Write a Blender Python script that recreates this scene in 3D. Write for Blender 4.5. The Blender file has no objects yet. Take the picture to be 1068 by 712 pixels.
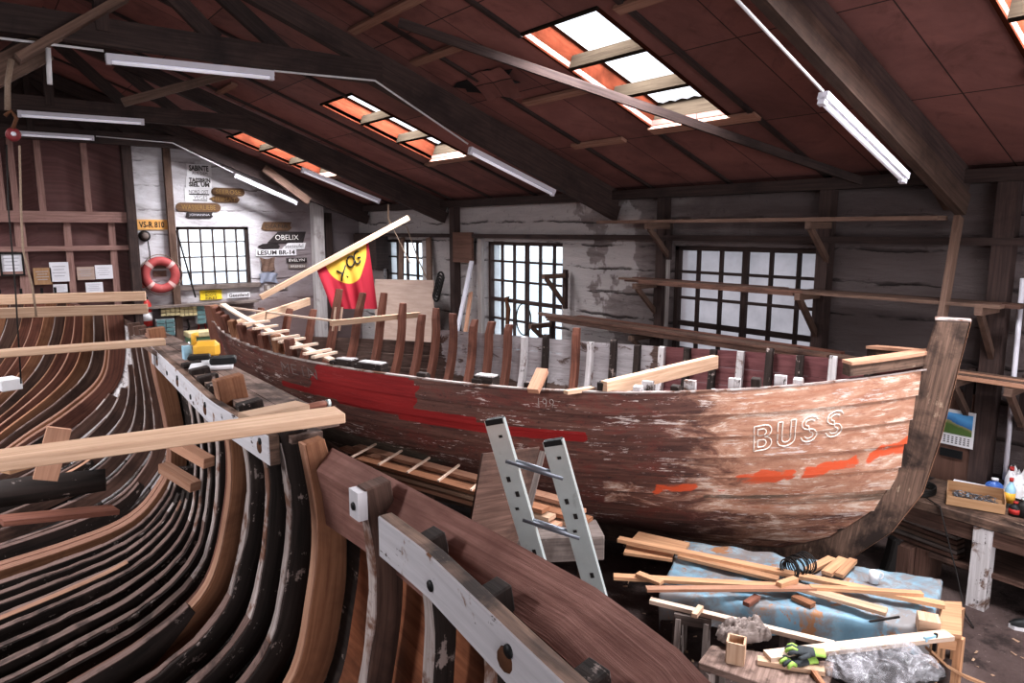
SKYP = [350, 240, 300, 280]; SKYL_FILL = [260, 280, 300]; WORLD = 2.0; EXPO = 0.52; GAMMA = .88; DOOR_FILLP = 340; TUBE_E = .12
import bpy, bmesh, math, random
from mathutils import Vector as V, Matrix, noise as mnoise
random.seed(7)
SC = bpy.context.scene
COL = SC.collection
R = math.radians
# ------------------------------------------------------------------ camera
F, CX, CY, H = 735.0, 534.0, 356.0, 3.2
PITCH = math.atan((356 - 240) / F)
YAW = math.atan(574 / (F / math.cos(PITCH)))
hd = V((math.sin(YAW), math.cos(YAW), 0)); rt = V((math.cos(YAW), -math.sin(YAW), 0)); ZZ = V((0, 0, 1))
fw = hd * math.cos(PITCH) - ZZ * math.sin(PITCH); upv = rt.cross(fw)
EYE = V((0, 0, H))
cd = bpy.data.cameras.new('camera'); cam = bpy.data.objects.new('camera', cd); COL.objects.link(cam)
cd.sensor_fit = 'HORIZONTAL'; cd.sensor_width = 36; cd.lens = F * 36 / 1068; cd.clip_start = .05; cd.clip_end = 400
M = Matrix((rt, upv, -fw)).transposed().to_4x4(); M.translation = EYE; cam.matrix_world = M
SC.camera = cam

def at(px, py, X=None, Y=None, Z=None, D=None):
    """point of the place seen at a spot of the photograph, on a wall, at a height or at a distance"""
    d = (fw * F + rt * (px - CX) - upv * (py - CY)).normalized()
    if X is not None: t = X / d.x
    elif Y is not None: t = Y / d.y
    elif Z is not None: t = (Z - H) / d.z
    else: t = D
    return EYE + d * t

# ------------------------------------------------------------------ mesh helper
class MB:
    def __init__(s): s.v = []; s.f = []; s.uv = []; s.mi = []; s.sm = []; s.m = 0; s.smooth = False; s.att = None
    def face(s, idx, uv):
        s.f.append(idx); s.uv.append(uv); s.mi.append(s.m); s.sm.append(s.smooth)
    def hexa(s, c, Lx, Wx, Hx):
        # c: 8 corners, 0-3 start section (-w-h, +w-h, +w+h, -w+h), 4-7 end
        o = len(s.v); s.v += [V(p) for p in c]; r = random.random() * 9
        q = [r, r + Wx, r + Wx + Hx, r + 2 * Wx + Hx, r + 2 * Wx + 2 * Hx]; u0 = random.random() * 20
        for k in range(4):
            a, b = k, (k + 1) % 4
            s.face((o + a, o + b, o + 4 + b, o + 4 + a), [(u0, q[k]), (u0, q[k + 1]), (u0 + Lx, q[k + 1]), (u0 + Lx, q[k])])
        e = .12
        s.face((o + 3, o + 2, o + 1, o), [(u0, r), (u0 + e * .3, r), (u0 + e * .3, r + Hx), (u0, r + Hx)])
        s.face((o + 4, o + 5, o + 6, o + 7), [(u0, r), (u0 + e * .3, r), (u0 + e * .3, r + Hx), (u0, r + Hx)])
    def bar(s, p0, p1, w, h, up=(0, 0, 1), w2=None, h2=None):
        p0 = V(p0); p1 = V(p1); d = p1 - p0; L = d.length; d.normalize(); up = V(up)
        side = d.cross(up)
        if side.length < 1e-4: side = d.cross(V((1, 0, 0)))
        side.normalize(); u = side.cross(d).normalized()
        w2 = w if w2 is None else w2; h2 = h if h2 is None else h2
        c = [p0 + side * (a * w / 2) + u * (b * h / 2) for a, b in ((-1, -1), (1, -1), (1, 1), (-1, 1))]
        c += [p1 + side * (a * w2 / 2) + u * (b * h2 / 2) for a, b in ((-1, -1), (1, -1), (1, 1), (-1, 1))]
        s.hexa(c, L, w, h); return s
    def box(s, c, size, rotz=0, rot=None):
        c = V(c); m = rot if rot is not None else Matrix.Rotation(rotz, 3, 'Z')
        ax = max(range(3), key=lambda i: size[i]); e = V((0, 0, 0)); e[ax] = size[ax] / 2
        oth = [i for i in range(3) if i != ax]; hi = 2 if ax != 2 else 1
        wi = [i for i in oth if i != hi][0]; uv = V((0, 0, 0)); uv[hi] = 1
        s.bar(c - m @ e, c + m @ e, size[wi], size[hi], m @ uv); return s
    def sweep(s, pts, A, B, w, h, mats=None, close=True):
        """rectangular section: A side dirs, B height dirs; section spans -w/2..w/2 along A and 0..h along B"""
        n = len(pts); o = len(s.v); L = 0; us = []
        for i in range(n):
            if i: L += (V(pts[i]) - V(pts[i - 1])).length
            us.append(L)
            ww = w[i] if isinstance(w, (list, tuple)) else w; hh = h[i] if isinstance(h, (list, tuple)) else h
            p = V(pts[i]); a = V(A[i] if isinstance(A, list) else A); b = V(B[i] if isinstance(B, list) else B)
            s.v += [p - a * ww / 2, p + a * ww / 2, p + a * ww / 2 + b * hh, p - a * ww / 2 + b * hh]
        r = random.random() * 9; u0 = random.random() * 20
        W = w[0] if isinstance(w, (list, tuple)) else w; Hh = h[0] if isinstance(h, (list, tuple)) else h
        q = [r, r + W, r + W + Hh, r + 2 * W + Hh, r + 2 * W + 2 * Hh]; m0 = s.m
        for i in range(n - 1):
            for k in range(4):
                a, b = o + 4 * i + k, o + 4 * i + (k + 1) % 4
                if mats: s.m = mats[k]
                s.face((a, b, b + 4, a + 4), [(u0 + us[i], q[k]), (u0 + us[i], q[k + 1]), (u0 + us[i + 1], q[k + 1]), (u0 + us[i + 1], q[k])])
        if mats: s.m = mats[1]
        z = [(u0, r), (u0 + .03, r), (u0 + .03, r + Hh), (u0, r + Hh)]
        s.face((o + 3, o + 2, o + 1, o), z); e = o + 4 * (n - 1); s.face((e, e + 1, e + 2, e + 3), z)
        s.m = m0; return s
    def tube(s, pts, r, n=8, closed=False, caps=True):
        pts = [V(p) for p in pts]; N = len(pts); o = len(s.v); L = 0; prev = None; sm = s.smooth; s.smooth = True
        for i in range(N):
            if closed: t = pts[(i + 1) % N] - pts[i - 1]
            else: t = pts[min(i + 1, N - 1)] - pts[max(i - 1, 0)]
            t.normalize()
            if prev is None:
                a = t.cross(V((0, 0, 1)));
                if a.length < .05: a = t.cross(V((1, 0, 0)))
            else: a = prev - t * prev.dot(t)
            a.normalize(); prev = a; b = t.cross(a)
            rr = r[i] if isinstance(r, (list, tuple)) else r
            for k in range(n):
                an = 2 * math.pi * k / n; s.v.append(pts[i] + a * (rr * math.cos(an)) + b * (rr * math.sin(an)))
        M_ = N if closed else N - 1
        for i in range(M_):
            j = (i + 1) % N; L2 = L + (pts[j] - pts[i]).length
            for k in range(n):
                k2 = (k + 1) % n
                s.face((o + i * n + k, o + i * n + k2, o + j * n + k2, o + j * n + k), [(L, k / n * .2), (L, (k + 1) / n * .2), (L2, (k + 1) / n * .2), (L2, k / n * .2)])
            L = L2
        s.smooth = sm
        if caps and not closed:
            z = [(0, 0)] * n; s.face(tuple(o + k for k in range(n - 1, -1, -1)), z); s.face(tuple(o + (N - 1) * n + k for k in range(n)), z)
        return s
    def lathe(s, c, prof, n=16, rot=None):
        c = V(c); m = rot or Matrix.Identity(3); o = len(s.v); sm = s.smooth; s.smooth = True
        for r, z in prof:
            for k in range(n):
                a = 2 * math.pi * k / n; s.v.append(c + m @ V((r * math.cos(a), r * math.sin(a), z)))
        for i in range(len(prof) - 1):
            for k in range(n):
                k2 = (k + 1) % n
                s.face((o + i * n + k, o + i * n + k2, o + (i + 1) * n + k2, o + (i + 1) * n + k), [(k / n, prof[i][1]), ((k + 1) / n, prof[i][1]), ((k + 1) / n, prof[i + 1][1]), (k / n, prof[i + 1][1])])
        s.smooth = sm
        z = [(0, 0)] * n
        if prof[0][0] > 1e-5: s.face(tuple(o + k for k in range(n - 1, -1, -1)), z)
        if prof[-1][0] > 1e-5: s.face(tuple(o + (len(prof) - 1) * n + k for k in range(n)), z)
        return s
    def grid(s, P, uv=None, flip=False):
        o = len(s.v); nr = len(P); nc = len(P[0])
        for row in P: s.v += [V(p) for p in row]
        if uv is None:
            uv = [[(0, 0)] * nc for _ in range(nr)]
            for i in range(nr):
                for j in range(nc):
                    u = uv[i][j - 1][0] + (V(P[i][j]) - V(P[i][j - 1])).length if j else 0
                    w = uv[i - 1][j][1] + (V(P[i][j]) - V(P[i - 1][j])).length if i else 0
                    uv[i][j] = (u, w)
        for i in range(nr - 1):
            for j in range(nc - 1):
                q = [(i, j), (i, j + 1), (i + 1, j + 1), (i + 1, j)]
                if flip: q.reverse()
                s.face(tuple(o + a * nc + b for a, b in q), [uv[a][b] for a, b in q])
        return s
    def prism(s, poly, vec):
        poly = [V(p) for p in poly]; vec = V(vec); n = len(poly); o = len(s.v)
        s.v += poly + [p + vec for p in poly]
        ex = (poly[1] - poly[0]).normalized(); nz = vec.normalized(); ey = nz.cross(ex); r = random.random() * 9
        pu = [((p - poly[0]).dot(ex) + r, (p - poly[0]).dot(ey) + r) for p in poly]
        s.face(tuple(range(o + n - 1, o - 1, -1)), pu[::-1]); s.face(tuple(range(o + n, o + 2 * n)), pu); L = 0
        for k in range(n):
            k2 = (k + 1) % n; d = (poly[k2] - poly[k]).length
            s.face((o + k, o + k2, o + n + k2, o + n + k), [(L, 0), (L + d, 0), (L + d, vec.length), (L, vec.length)]); L += d
        return s
    def add_mesh(s, me, mat):
        o = len(s.v); s.v += [mat @ v.co for v in me.vertices]
        for p in me.polygons: s.face(tuple(o + i for i in p.vertices), [(0, 0)] * len(p.vertices))
        return s
    def bounds(s):
        return [min(v[i] for v in s.v) for i in range(3)], [max(v[i] for v in s.v) for i in range(3)]
    def build(s, name, mats, parent=None, base=None, bevel=0):
        if not isinstance(mats, (list, tuple)): mats = [mats]
        if base is None:
            if parent is not None: base = worldloc(parent)
            else:
                lo, hi = s.bounds(); base = V(((lo[0] + hi[0]) / 2, (lo[1] + hi[1]) / 2, lo[2]))
        me = bpy.data.meshes.new(name); me.from_pydata([v - base for v in s.v], [], s.f)
        ul = me.uv_layers.new(name='UVMap'); k = 0
        flat = []
        for u in s.uv:
            for q in u: flat += [q[0], q[1]]
        ul.data.foreach_set('uv', flat)
        me.polygons.foreach_set('material_index', s.mi); me.polygons.foreach_set('use_smooth', s.sm)
        if s.att:
            ca = me.color_attributes.new('paint', 'FLOAT_COLOR', 'POINT')
            fl = []
            for a in s.att: fl += list(a)
            ca.data.foreach_set('color', fl)
        for m in mats: me.materials.append(m)
        me.validate(); me.update()
        o = bpy.data.objects.new(name, me); COL.objects.link(o)
        if parent is not None:
            o.parent = parent; o.location = base - worldloc(parent)
        else: o.location = base
        o['_b'] = list(base)
        if bevel:
            b = o.modifiers.new('bevel', 'BEVEL'); b.width = bevel; b.segments = 1; b.limit_method = 'ANGLE'
        return o

def worldloc(o):
    p = V(o.location)
    while o.parent is not None:
        o = o.parent; p += V(o.location)
    return p
def tag(o, label, cat, group=None, kind=None):
    o['label'] = label; o['category'] = cat
    if group: o['group'] = group
    if kind: o['kind'] = kind
    return o
def thing(name, label, cat, loc, group=None):
    o = bpy.data.objects.new(name, None); COL.objects.link(o); o.location = V(loc); o.empty_display_size = .1
    return tag(o, label, cat, group)
def struct(mb, name, mats, parent=None, bevel=0):
    o = mb.build(name, mats, parent, base=None if parent else V((0, 0, 0)), bevel=bevel)
    if parent is None: o['kind'] = 'structure'
    return o
def single(mb, name, mat, label, cat, group=None, bevel=0):
    return tag(mb.build(name, mat, bevel=bevel), label, cat, group)
def copy_tree(o, parent=None):
    c = o.copy(); COL.objects.link(c)
    if parent is not None: c.parent = parent
    for ch in list(o.children): copy_tree(ch, c)
    return c
def text_mb(mb, s_, width, height, org, ex, ey, depth=.004, weight=0):
    """lettering filled into a width x height rectangle whose lower left corner is org"""
    cu = bpy.data.curves.new('lettering', 'FONT'); cu.body = s_; cu.size = 1; cu.extrude = 0; cu.offset = weight; cu.resolution_u = 2
    ob = bpy.data.objects.new('lettering', cu); COL.objects.link(ob)
    dg = bpy.context.evaluated_depsgraph_get(); me = bpy.data.meshes.new_from_object(ob.evaluated_get(dg))
    xs = [v.co.x for v in me.vertices]; ys = [v.co.y for v in me.vertices]
    sx = width / (max(xs) - min(xs)); sy = height / (max(ys) - min(ys))
    ex = V(ex).normalized(); ey = V(ey).normalized(); ez = ex.cross(ey)
    m = Matrix((ex * sx, ey * sy, ez)).transposed().to_4x4(); m.translation = V(org) - ex * sx * min(xs) - ey * sy * min(ys) + ez * depth
    mb.add_mesh(me, m)
    bpy.data.objects.remove(ob); bpy.data.curves.remove(cu); bpy.data.meshes.remove(me)
    return mb

# ------------------------------------------------------------------ materials
class NT:
    def __init__(s, name):
        s.mat = bpy.data.materials.new(name); s.mat.use_nodes = True; s.t = s.mat.node_tree; s.t.nodes.clear()
        s.out = s.n('ShaderNodeOutputMaterial'); s.b = s.n('ShaderNodeBsdfPrincipled'); s.l(s.b.outputs[0], s.out.inputs[0])
        s.b.inputs['Specular IOR Level'].default_value = .3
    def n(s, t, **k):
        x = s.t.nodes.new(t)
        for a, b in k.items(): setattr(x, a, b)
        return x
    def l(s, a, b): s.t.links.new(a, b)
    def put(s, sock, v):
        if hasattr(v, 'links'): s.l(v, sock)
        else:
            if isinstance(v, tuple) and len(v) == 3 and sock.type == 'RGBA': v = v + (1,)
            sock.default_value = v
    def coord(s, kind='Object', scale=(1, 1, 1)):
        tc = s.n('ShaderNodeTexCoord'); mp = s.n('ShaderNodeMapping'); s.l(tc.outputs[kind], mp.inputs[0]); mp.inputs['Scale'].default_value = scale
        return mp.outputs[0]
    def noise(s, vec, scale, detail=4, rough=.6, dist=0):
        x = s.n('ShaderNodeTexNoise'); s.l(vec, x.inputs['Vector']); x.inputs['Scale'].default_value = scale
        x.inputs['Detail'].default_value = detail; x.inputs['Roughness'].default_value = rough; x.inputs['Distortion'].default_value = dist
        return x.outputs['Fac']
    def ramp(s, fac, *stops):
        x = s.n('ShaderNodeValToRGB'); s.l(fac, x.inputs[0]); e = x.color_ramp.elements
        while len(e) < len(stops): e.new(.5)
        for i, (p, c) in enumerate(stops):
            e[i].position = p; e[i].color = (c, c, c, 1) if isinstance(c, (int, float)) else tuple(c) + (1,)
        return x.outputs[0]
    def mix(s, fac, a, b, mode='MIX'):
        x = s.n('ShaderNodeMix', data_type='RGBA', blend_type=mode); s.put(x.inputs[0], fac); s.put(x.inputs[6], a); s.put(x.inputs[7], b); return x.outputs[2]
    def math(s, op, a, b=0.0, clamp=False):
        x = s.n('ShaderNodeMath', operation=op); x.use_clamp = clamp; s.put(x.inputs[0], a); s.put(x.inputs[1], b); return x.outputs[0]
    def bump(s, h, st=.3, dist=.01):
        x = s.n('ShaderNodeBump'); x.inputs['Strength'].default_value = st; x.inputs['Distance'].default_value = dist; s.l(h, x.inputs['Height']); s.l(x.outputs[0], s.b.inputs['Normal'])
    def rnd(s, col, lo=.8, hi=1.2):
        oi = s.n('ShaderNodeObjectInfo'); m = s.n('ShaderNodeMapRange'); s.l(oi.outputs['Random'], m.inputs[0]); m.inputs[3].default_value = lo; m.inputs[4].default_value = hi
        h = s.n('ShaderNodeHueSaturation'); s.l(m.outputs[0], h.inputs['Value']); s.put(h.inputs['Color'], col); return h.outputs[0]
    def done(s, col, rough=.7, metal=0.0):
        s.put(s.b.inputs['Base Color'], col); s.put(s.b.inputs['Roughness'], rough); s.b.inputs['Metallic'].default_value = metal; return s.mat

def wood(name, a, b, sc=(1.3, 26), stain=None, sth=(.5, .7), speck=None, spth=(.66, .7), spsc=14, rough=.75, bump=.35, rnd=(.82, 1.18), osc=1.7):
    t = NT(name); uv = t.coord('UV', (sc[0], sc[1], 1)); g = t.noise(uv, 1.6, 6, .62, .5)
    c = t.ramp(g, (.3, a), (.68, b))
    ob = t.coord('Object')
    if stain: c = t.mix(t.ramp(t.noise(ob, osc, 5, .65, .4), (sth[0], 0), (sth[1], 1)), c, stain)
    if speck:
        f = t.math('ADD', t.math('MULTIPLY', t.noise(ob, spsc, 5, .7), .6), t.math('MULTIPLY', t.noise(uv, .9, 4, .7), .4))
        c = t.mix(t.ramp(f, (spth[0], 0), (spth[1], 1)), c, speck)
    c = t.rnd(c, *rnd); t.bump(g, bump, .006)
    return t.done(c, rough)
def plain(name, col, rough=.6, metal=0, var=.12, sc=6, dirt=None, dth=(.55, .75)):
    t = NT(name); ob = t.coord('Object'); n_ = t.noise(ob, sc, 5, .65)
    lo = tuple(x * (1 - var) for x in col); hi = tuple(min(1, x * (1 + var)) for x in col)
    c = t.ramp(n_, (.3, lo), (.7, hi))
    if dirt: c = t.mix(t.ramp(t.noise(ob, sc * .7, 6, .7, .5), (dth[0], 0), (dth[1], 1)), c, dirt)
    return t.done(c, rough, metal)
def emit(name, col, st):
    t = NT(name); t.b.inputs['Emission Color'].default_value = col + (1,); t.b.inputs['Emission Strength'].default_value = st
    return t.done(col, .4)

MAT = {}
MAT['pine'] = wood('new_pine', (.44, .27, .18), (.64, .45, .325), stain=(.3, .17, .115), sth=(.62, .8))
MAT['pine_pale'] = wood('pale_pine', (.58, .42, .33), (.75, .58, .47), stain=(.45, .28, .2), sth=(.62, .8))
MAT['larch'] = wood('orange_larch', (.4, .205, .115), (.6, .36, .215), stain=(.25, .12, .07), sth=(.6, .8))
MAT['oak'] = wood('new_oak', (.17, .07, .037), (.33, .16, .09), stain=(.1, .04, .022), sth=(.5, .75), sc=(1.0, 34))
MAT['oak_light'] = wood('light_oak', (.33, .16, .1), (.5, .29, .2), stain=(.2, .09, .05), sth=(.55, .8))
MAT['oak_red'] = wood('red_brown_oak', (.11, .042, .03), (.25, .105, .072), stain=(.06, .024, .018), sth=(.5, .75))
MAT['oak_edge'] = wood('mid_oak_edge', (.2, .095, .065), (.34, .185, .13), stain=(.12, .055, .035), sth=(.55, .8))
MAT['chord'] = wood('brown_chord_timber', (.05, .03, .024), (.115, .07, .054), stain=(.03, .018, .015), sth=(.5, .75))
MAT['old'] = wood('old_dark_timber', (.012, .008, .007), (.045, .03, .026), stain=(.1, .07, .06), sth=(.6, .75), speck=(.34, .27, .25), spth=(.575, .61), spsc=11)
MAT['old_brown'] = wood('old_brown_timber', (.06, .03, .022), (.16, .09, .07), stain=(.03, .017, .014), sth=(.5, .7), speck=(.4, .34, .32), spth=(.65, .69))
MAT['old_white'] = wood('worn_white_painted_timber', (.42, .38, .38), (.66, .62, .63), stain=(.17, .1, .075), sth=(.55, .63), speck=(.05, .032, .026), spth=(.56, .6), spsc=9, rnd=(.9, 1.08), osc=5)
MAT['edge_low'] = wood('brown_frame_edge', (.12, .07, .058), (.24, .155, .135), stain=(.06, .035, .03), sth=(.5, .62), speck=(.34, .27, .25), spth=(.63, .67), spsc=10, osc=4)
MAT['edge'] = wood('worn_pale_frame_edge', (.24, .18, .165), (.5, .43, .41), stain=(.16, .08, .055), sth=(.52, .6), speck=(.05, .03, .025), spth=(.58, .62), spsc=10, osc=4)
MAT['clamp'] = wood('white_painted_clamp', (.5, .475, .5), (.62, .59, .62), stain=(.2, .085, .035), sth=(.6, .66), speck=(.05, .03, .026), spth=(.595, .615), spsc=7, rnd=(.97, 1.03), osc=6, bump=.15)
MAT['pink'] = wood('rough_sawn_larch_plank', (.2, .09, .072), (.4, .215, .18), stain=(.17, .075, .06), sth=(.45, .7), sc=(1.6, 30), bump=.6, rnd=(1, 1))
MAT['orange'] = wood('orange_brown_planking', (.16, .05, .022), (.34, .13, .065), stain=(.06, .022, .012), sth=(.5, .72), sc=(1.0, 20))
MAT['truss'] = wood('dark_truss_timber', (.028, .017, .016), (.07, .043, .038), stain=(.018, .011, .011), sth=(.5, .75), bump=.25)
MAT['strut'] = wood('brown_truss_timber', (.105, .06, .045), (.2, .125, .095), stain=(.05, .03, .025), sth=(.5, .75))
MAT['batten'] = wood('pale_roof_batten', (.24, .12, .085), (.38, .22, .16))
MAT['grey'] = wood('grey_weathered_boards', (.11, .085, .078), (.27, .215, .195), stain=(.06, .04, .034), sth=(.5, .68), speck=(.46, .4, .38), spth=(.64, .68))
MAT['stage'] = wood('weathered_staging_boards', (.12, .075, .06), (.32, .22, .185), stain=(.05, .028, .022), sth=(.48, .62), speck=(.5, .42, .37), spth=(.63, .67), spsc=6, osc=3.5)
MAT['rack'] = wood('dark_rack_lumber', (.06, .03, .024), (.16, .085, .062), stain=(.03, .016, .013), sth=(.5, .7), rnd=(.6, 1.5))
MAT['curb'] = wood('red_lit_skylight_boards', (.03, .0075, .004), (.055, .015, .0085), stain=(.02, .006, .0035), sth=(.5, .7), sc=(2, 10))
MAT['curb'].node_tree.nodes['Principled BSDF'].inputs['Specular IOR Level'].default_value = 0
MAT['stem'] = wood('old_stem_timber', (.07, .042, .032), (.25, .155, .115), stain=(.03, .018, .015), sth=(.45, .62), speck=(.42, .31, .23), spth=(.6, .66), spsc=5, osc=2.6)
MAT['alu'] = plain('aluminium', (.62, .68, .68), .38, .55, .08, 8, (.3, .33, .32), (.62, .8))
MAT['alu_dark'] = plain('dull_aluminium', (.2, .21, .24), .4, .7)
MAT['black'] = plain('black_plastic', (.012, .012, .013), .5)
MAT['iron'] = plain('dark_iron', (.03, .026, .025), .6, .5)
MAT['rust'] = plain('rusty_iron', (.12, .05, .025), .8, .2)
MAT['white'] = plain('white_paint', (.7, .68, .7), .5, 0, .06)
MAT['lamp_white'] = plain('white_lamp_housing', (.62, .6, .66), .4, 0, .05)
MAT['paper'] = plain('white_paper', (.68, .66, .7), .9, 0, .06)
MAT['card'] = wood('brown_cardboard', (.34, .19, .1), (.46, .28, .16), bump=.05)
MAT['ply_pale'] = wood('pale_plywood', (.42, .3, .25), (.54, .41, .35), sc=(.8, 8))
MAT['ply_brown'] = wood('brown_plywood', (.09, .045, .033), (.16, .085, .064), sc=(.8, 9), stain=(.1, .05, .03), sth=(.5, .7))
MAT['red'] = plain('red_paint', (.42, .035, .03), .5)
MAT['ring'] = plain('faded_red_buoy', (.42, .085, .085), .6, 0, .12, 5, (.55, .25, .2), (.55, .8))
MAT['yellow'] = plain('yellow_plastic', (.75, .42, .06), .5)
MAT['sign_yellow'] = wood('orange_yellow_board', (.55, .27, .08), (.7, .4, .15), bump=.1)
MAT['sign_brown'] = wood('brown_name_board', (.085, .045, .025), (.17, .095, .052), bump=.15)
MAT['sign_dark'] = wood('dark_name_board', (.016, .012, .013), (.04, .03, .03), bump=.1)
MAT['letter_dark'] = plain('dark_lettering', (.04, .03, .03), .8)
MAT['letter_gold'] = plain('gold_lettering', (.3, .18, .06), .7)
MAT['letter_white'] = plain('white_lettering', (.72, .68, .66), .8)
MAT['teal'] = plain('teal_drawers', (.12, .2, .21), .4)
MAT['bin'] = plain('pale_yellow_bins', (.5, .42, .25), .5)
MAT['green'] = plain('green_metal', (.12, .2, .12), .5)
MAT['rope'] = wood('hemp_rope', (.22, .15, .11), (.34, .25, .19), sc=(30, 30))
MAT['glass_b'] = plain('blue_plastic', (.06, .14, .42), .3)
MAT['cyan'] = plain('pale_blue_plastic', (.35, .55, .68), .4)
MAT['glove_dark'] = plain('dark_grey_glove', (.05, .055, .06), .8, 0, .3, 25)
MAT['glove_green'] = plain('lime_green_glove', (.33, .5, .12), .8, 0, .2, 25)
# ---- special materials
def m_wall_long():
    t = NT('limewashed_block_wall'); ob = t.coord('Object', (1, 1, 1)); st = t.coord('Object', (1, .35, 2.2))
    base = t.ramp(t.noise(st, 2.6, 8, .7, .6), (.3, (.1, .075, .075)), (.5, (.25, .21, .205)), (.7, (.36, .315, .31)))
    tc0 = t.n('ShaderNodeTexCoord'); s0 = t.n('ShaderNodeSeparateXYZ'); t.l(tc0.outputs['Object'], s0.inputs[0])
    yshade = t.math('ADD', t.math('MULTIPLY', t.math('SUBTRACT', 7.2, s0.outputs['Y']), .16), t.math('SUBTRACT', t.noise(ob, .7, 5, .65), .5))     # shading painted in: darker towards the near end, paler at the far end
    base = t.mix(t.ramp(yshade, (.0, 0), (.3, .85)), base, (.105, .08, .08))
    base = t.mix(t.ramp(yshade, (0, .55), (.02, 0)), base, (.62, .575, .575))
    # horizontal courses with broken dark joints
    tc = t.n('ShaderNodeTexCoord'); sp = t.n('ShaderNodeSeparateXYZ'); t.l(tc.outputs['Object'], sp.inputs[0])
    zz = t.math('ADD', sp.outputs['Z'], t.math('MULTIPLY', t.noise(ob, 1.4, 4, .6), .16))
    fr = t.math('FRACT', t.math('DIVIDE', zz, .34))
    line = t.ramp(fr, (0, 1), (.07, .5), (.13, 0))
    brk = t.ramp(t.noise(t.coord('Object', (1, .8, 3)), 1.6, 4, .7), (.46, 0), (.56, 1))
    c = t.mix(t.math('MULTIPLY', line, brk), base, (.02, .014, .014))
    c = t.mix(t.ramp(t.noise(ob, 9, 6, .75), (.6, 0), (.72, .8)), c, (.06, .045, .045))
    t.bump(t.math('SUBTRACT', t.noise(st, 3.4, 8, .75), t.math('MULTIPLY', line, brk)), .9, .04)
    return t.done(c, .95)
def m_gable():
    t = NT('whitewashed_stone_wall'); ob = t.coord('Object'); st = t.coord('Object', (.5, 1, 1.8))
    base = t.ramp(t.noise(st, 2.2, 8, .72, .8), (.3, (.26, .22, .23)), (.47, (.55, .52, .545)), (.7, (.72, .7, .735)))
    tc = t.n('ShaderNodeTexCoord'); sp = t.n('ShaderNodeSeparateXYZ'); t.l(tc.outputs['Object'], sp.inputs[0])
    zz = t.math('ADD', sp.outputs['Z'], t.math('MULTIPLY', t.noise(ob, 1.1, 4, .6), .35))
    fr = t.math('FRACT', t.math('DIVIDE', zz, .47)); line = t.ramp(fr, (0, 1), (.04, .6), (.08, 0))
    brk = t.ramp(t.noise(ob, 1.1, 4, .7), (.45, 0), (.56, 1))
    c = t.mix(t.math('MULTIPLY', line, brk), base, (.12, .09, .095))
    rgt = t.math('ADD', t.math('MULTIPLY', t.math('SUBTRACT', sp.outputs['X'], 4.9), .7), t.math('MULTIPLY', t.noise(ob, 1.2, 5, .6), .7))
    c = t.mix(t.ramp(rgt, (.3, 0), (.75, .8)), c, (.17, .125, .13))          # darker grey-brown towards the corner
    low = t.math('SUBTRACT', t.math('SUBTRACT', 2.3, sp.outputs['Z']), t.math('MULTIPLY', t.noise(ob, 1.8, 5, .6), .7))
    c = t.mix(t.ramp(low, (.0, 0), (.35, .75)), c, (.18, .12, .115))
    t.bump(t.math('SUBTRACT', t.noise(st, 4, 8, .75), t.math('MULTIPLY', line, brk)), .6, .03)
    return t.done(c, .95)
def m_ceiling():
    t = NT('red_brown_roof_boarding'); uv = t.coord('Object', (1, 1, 1))
    c = t.ramp(t.noise(uv, .9, 6, .65, .5), (.32, (.155, .066, .058)), (.66, (.3, .135, .118)))
    c = t.mix(t.ramp(t.noise(uv, 2.3, 7, .7, 1), (.55, 0), (.72, .7)), c, (.11, .045, .038))
    vo = t.n('ShaderNodeTexBrick'); mp = t.coord('Object', (1, 1, 1))
    vo.offset = 0; vo.inputs['Scale'].default_value = 1; vo.inputs['Brick Width'].default_value = 1.22; vo.inputs['Row Height'].default_value = 1.16; vo.inputs['Mortar Size'].default_value = .006
    vo.inputs['Color1'].default_value = (.75, .75, .75, 1); vo.inputs['Color2'].default_value = (1.25, 1.2, 1.2, 1); vo.inputs['Mortar'].default_value = (.15, .15, .15, 1)
    t.l(mp, vo.inputs['Vector']); c = t.mix(1.0, c, vo.outputs[0], 'MULTIPLY')
    t.bump(t.noise(uv, 14, 4), .12, .01)
    return t.done(c, .72)
def m_floor():
    t = NT('dark_earth_floor'); ob = t.coord('Object')
    c = t.ramp(t.noise(ob, 1.3, 8, .7, .5), (.3, (.05, .03, .028)), (.55, (.11, .075, .07)), (.75, (.17, .125, .115)))
    c = t.mix(t.ramp(t.noise(ob, 22, 4, .7), (.64, 0), (.7, 1)), c, (.3, .23, .2))
    c = t.mix(t.ramp(t.noise(ob, 2.5, 5, .7), (.55, 0), (.65, .8)), c, (.025, .017, .016))
    t.bump(t.noise(ob, 10, 6, .7), .6, .03)
    return t.done(c, .9)
def m_partition():
    return wood('pink_brown_partition_boarding', (.125, .055, .055), (.21, .105, .1), stain=(.24, .145, .135), sth=(.5, .85), sc=(.15, 9), osc=.8, bump=.1)
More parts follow.
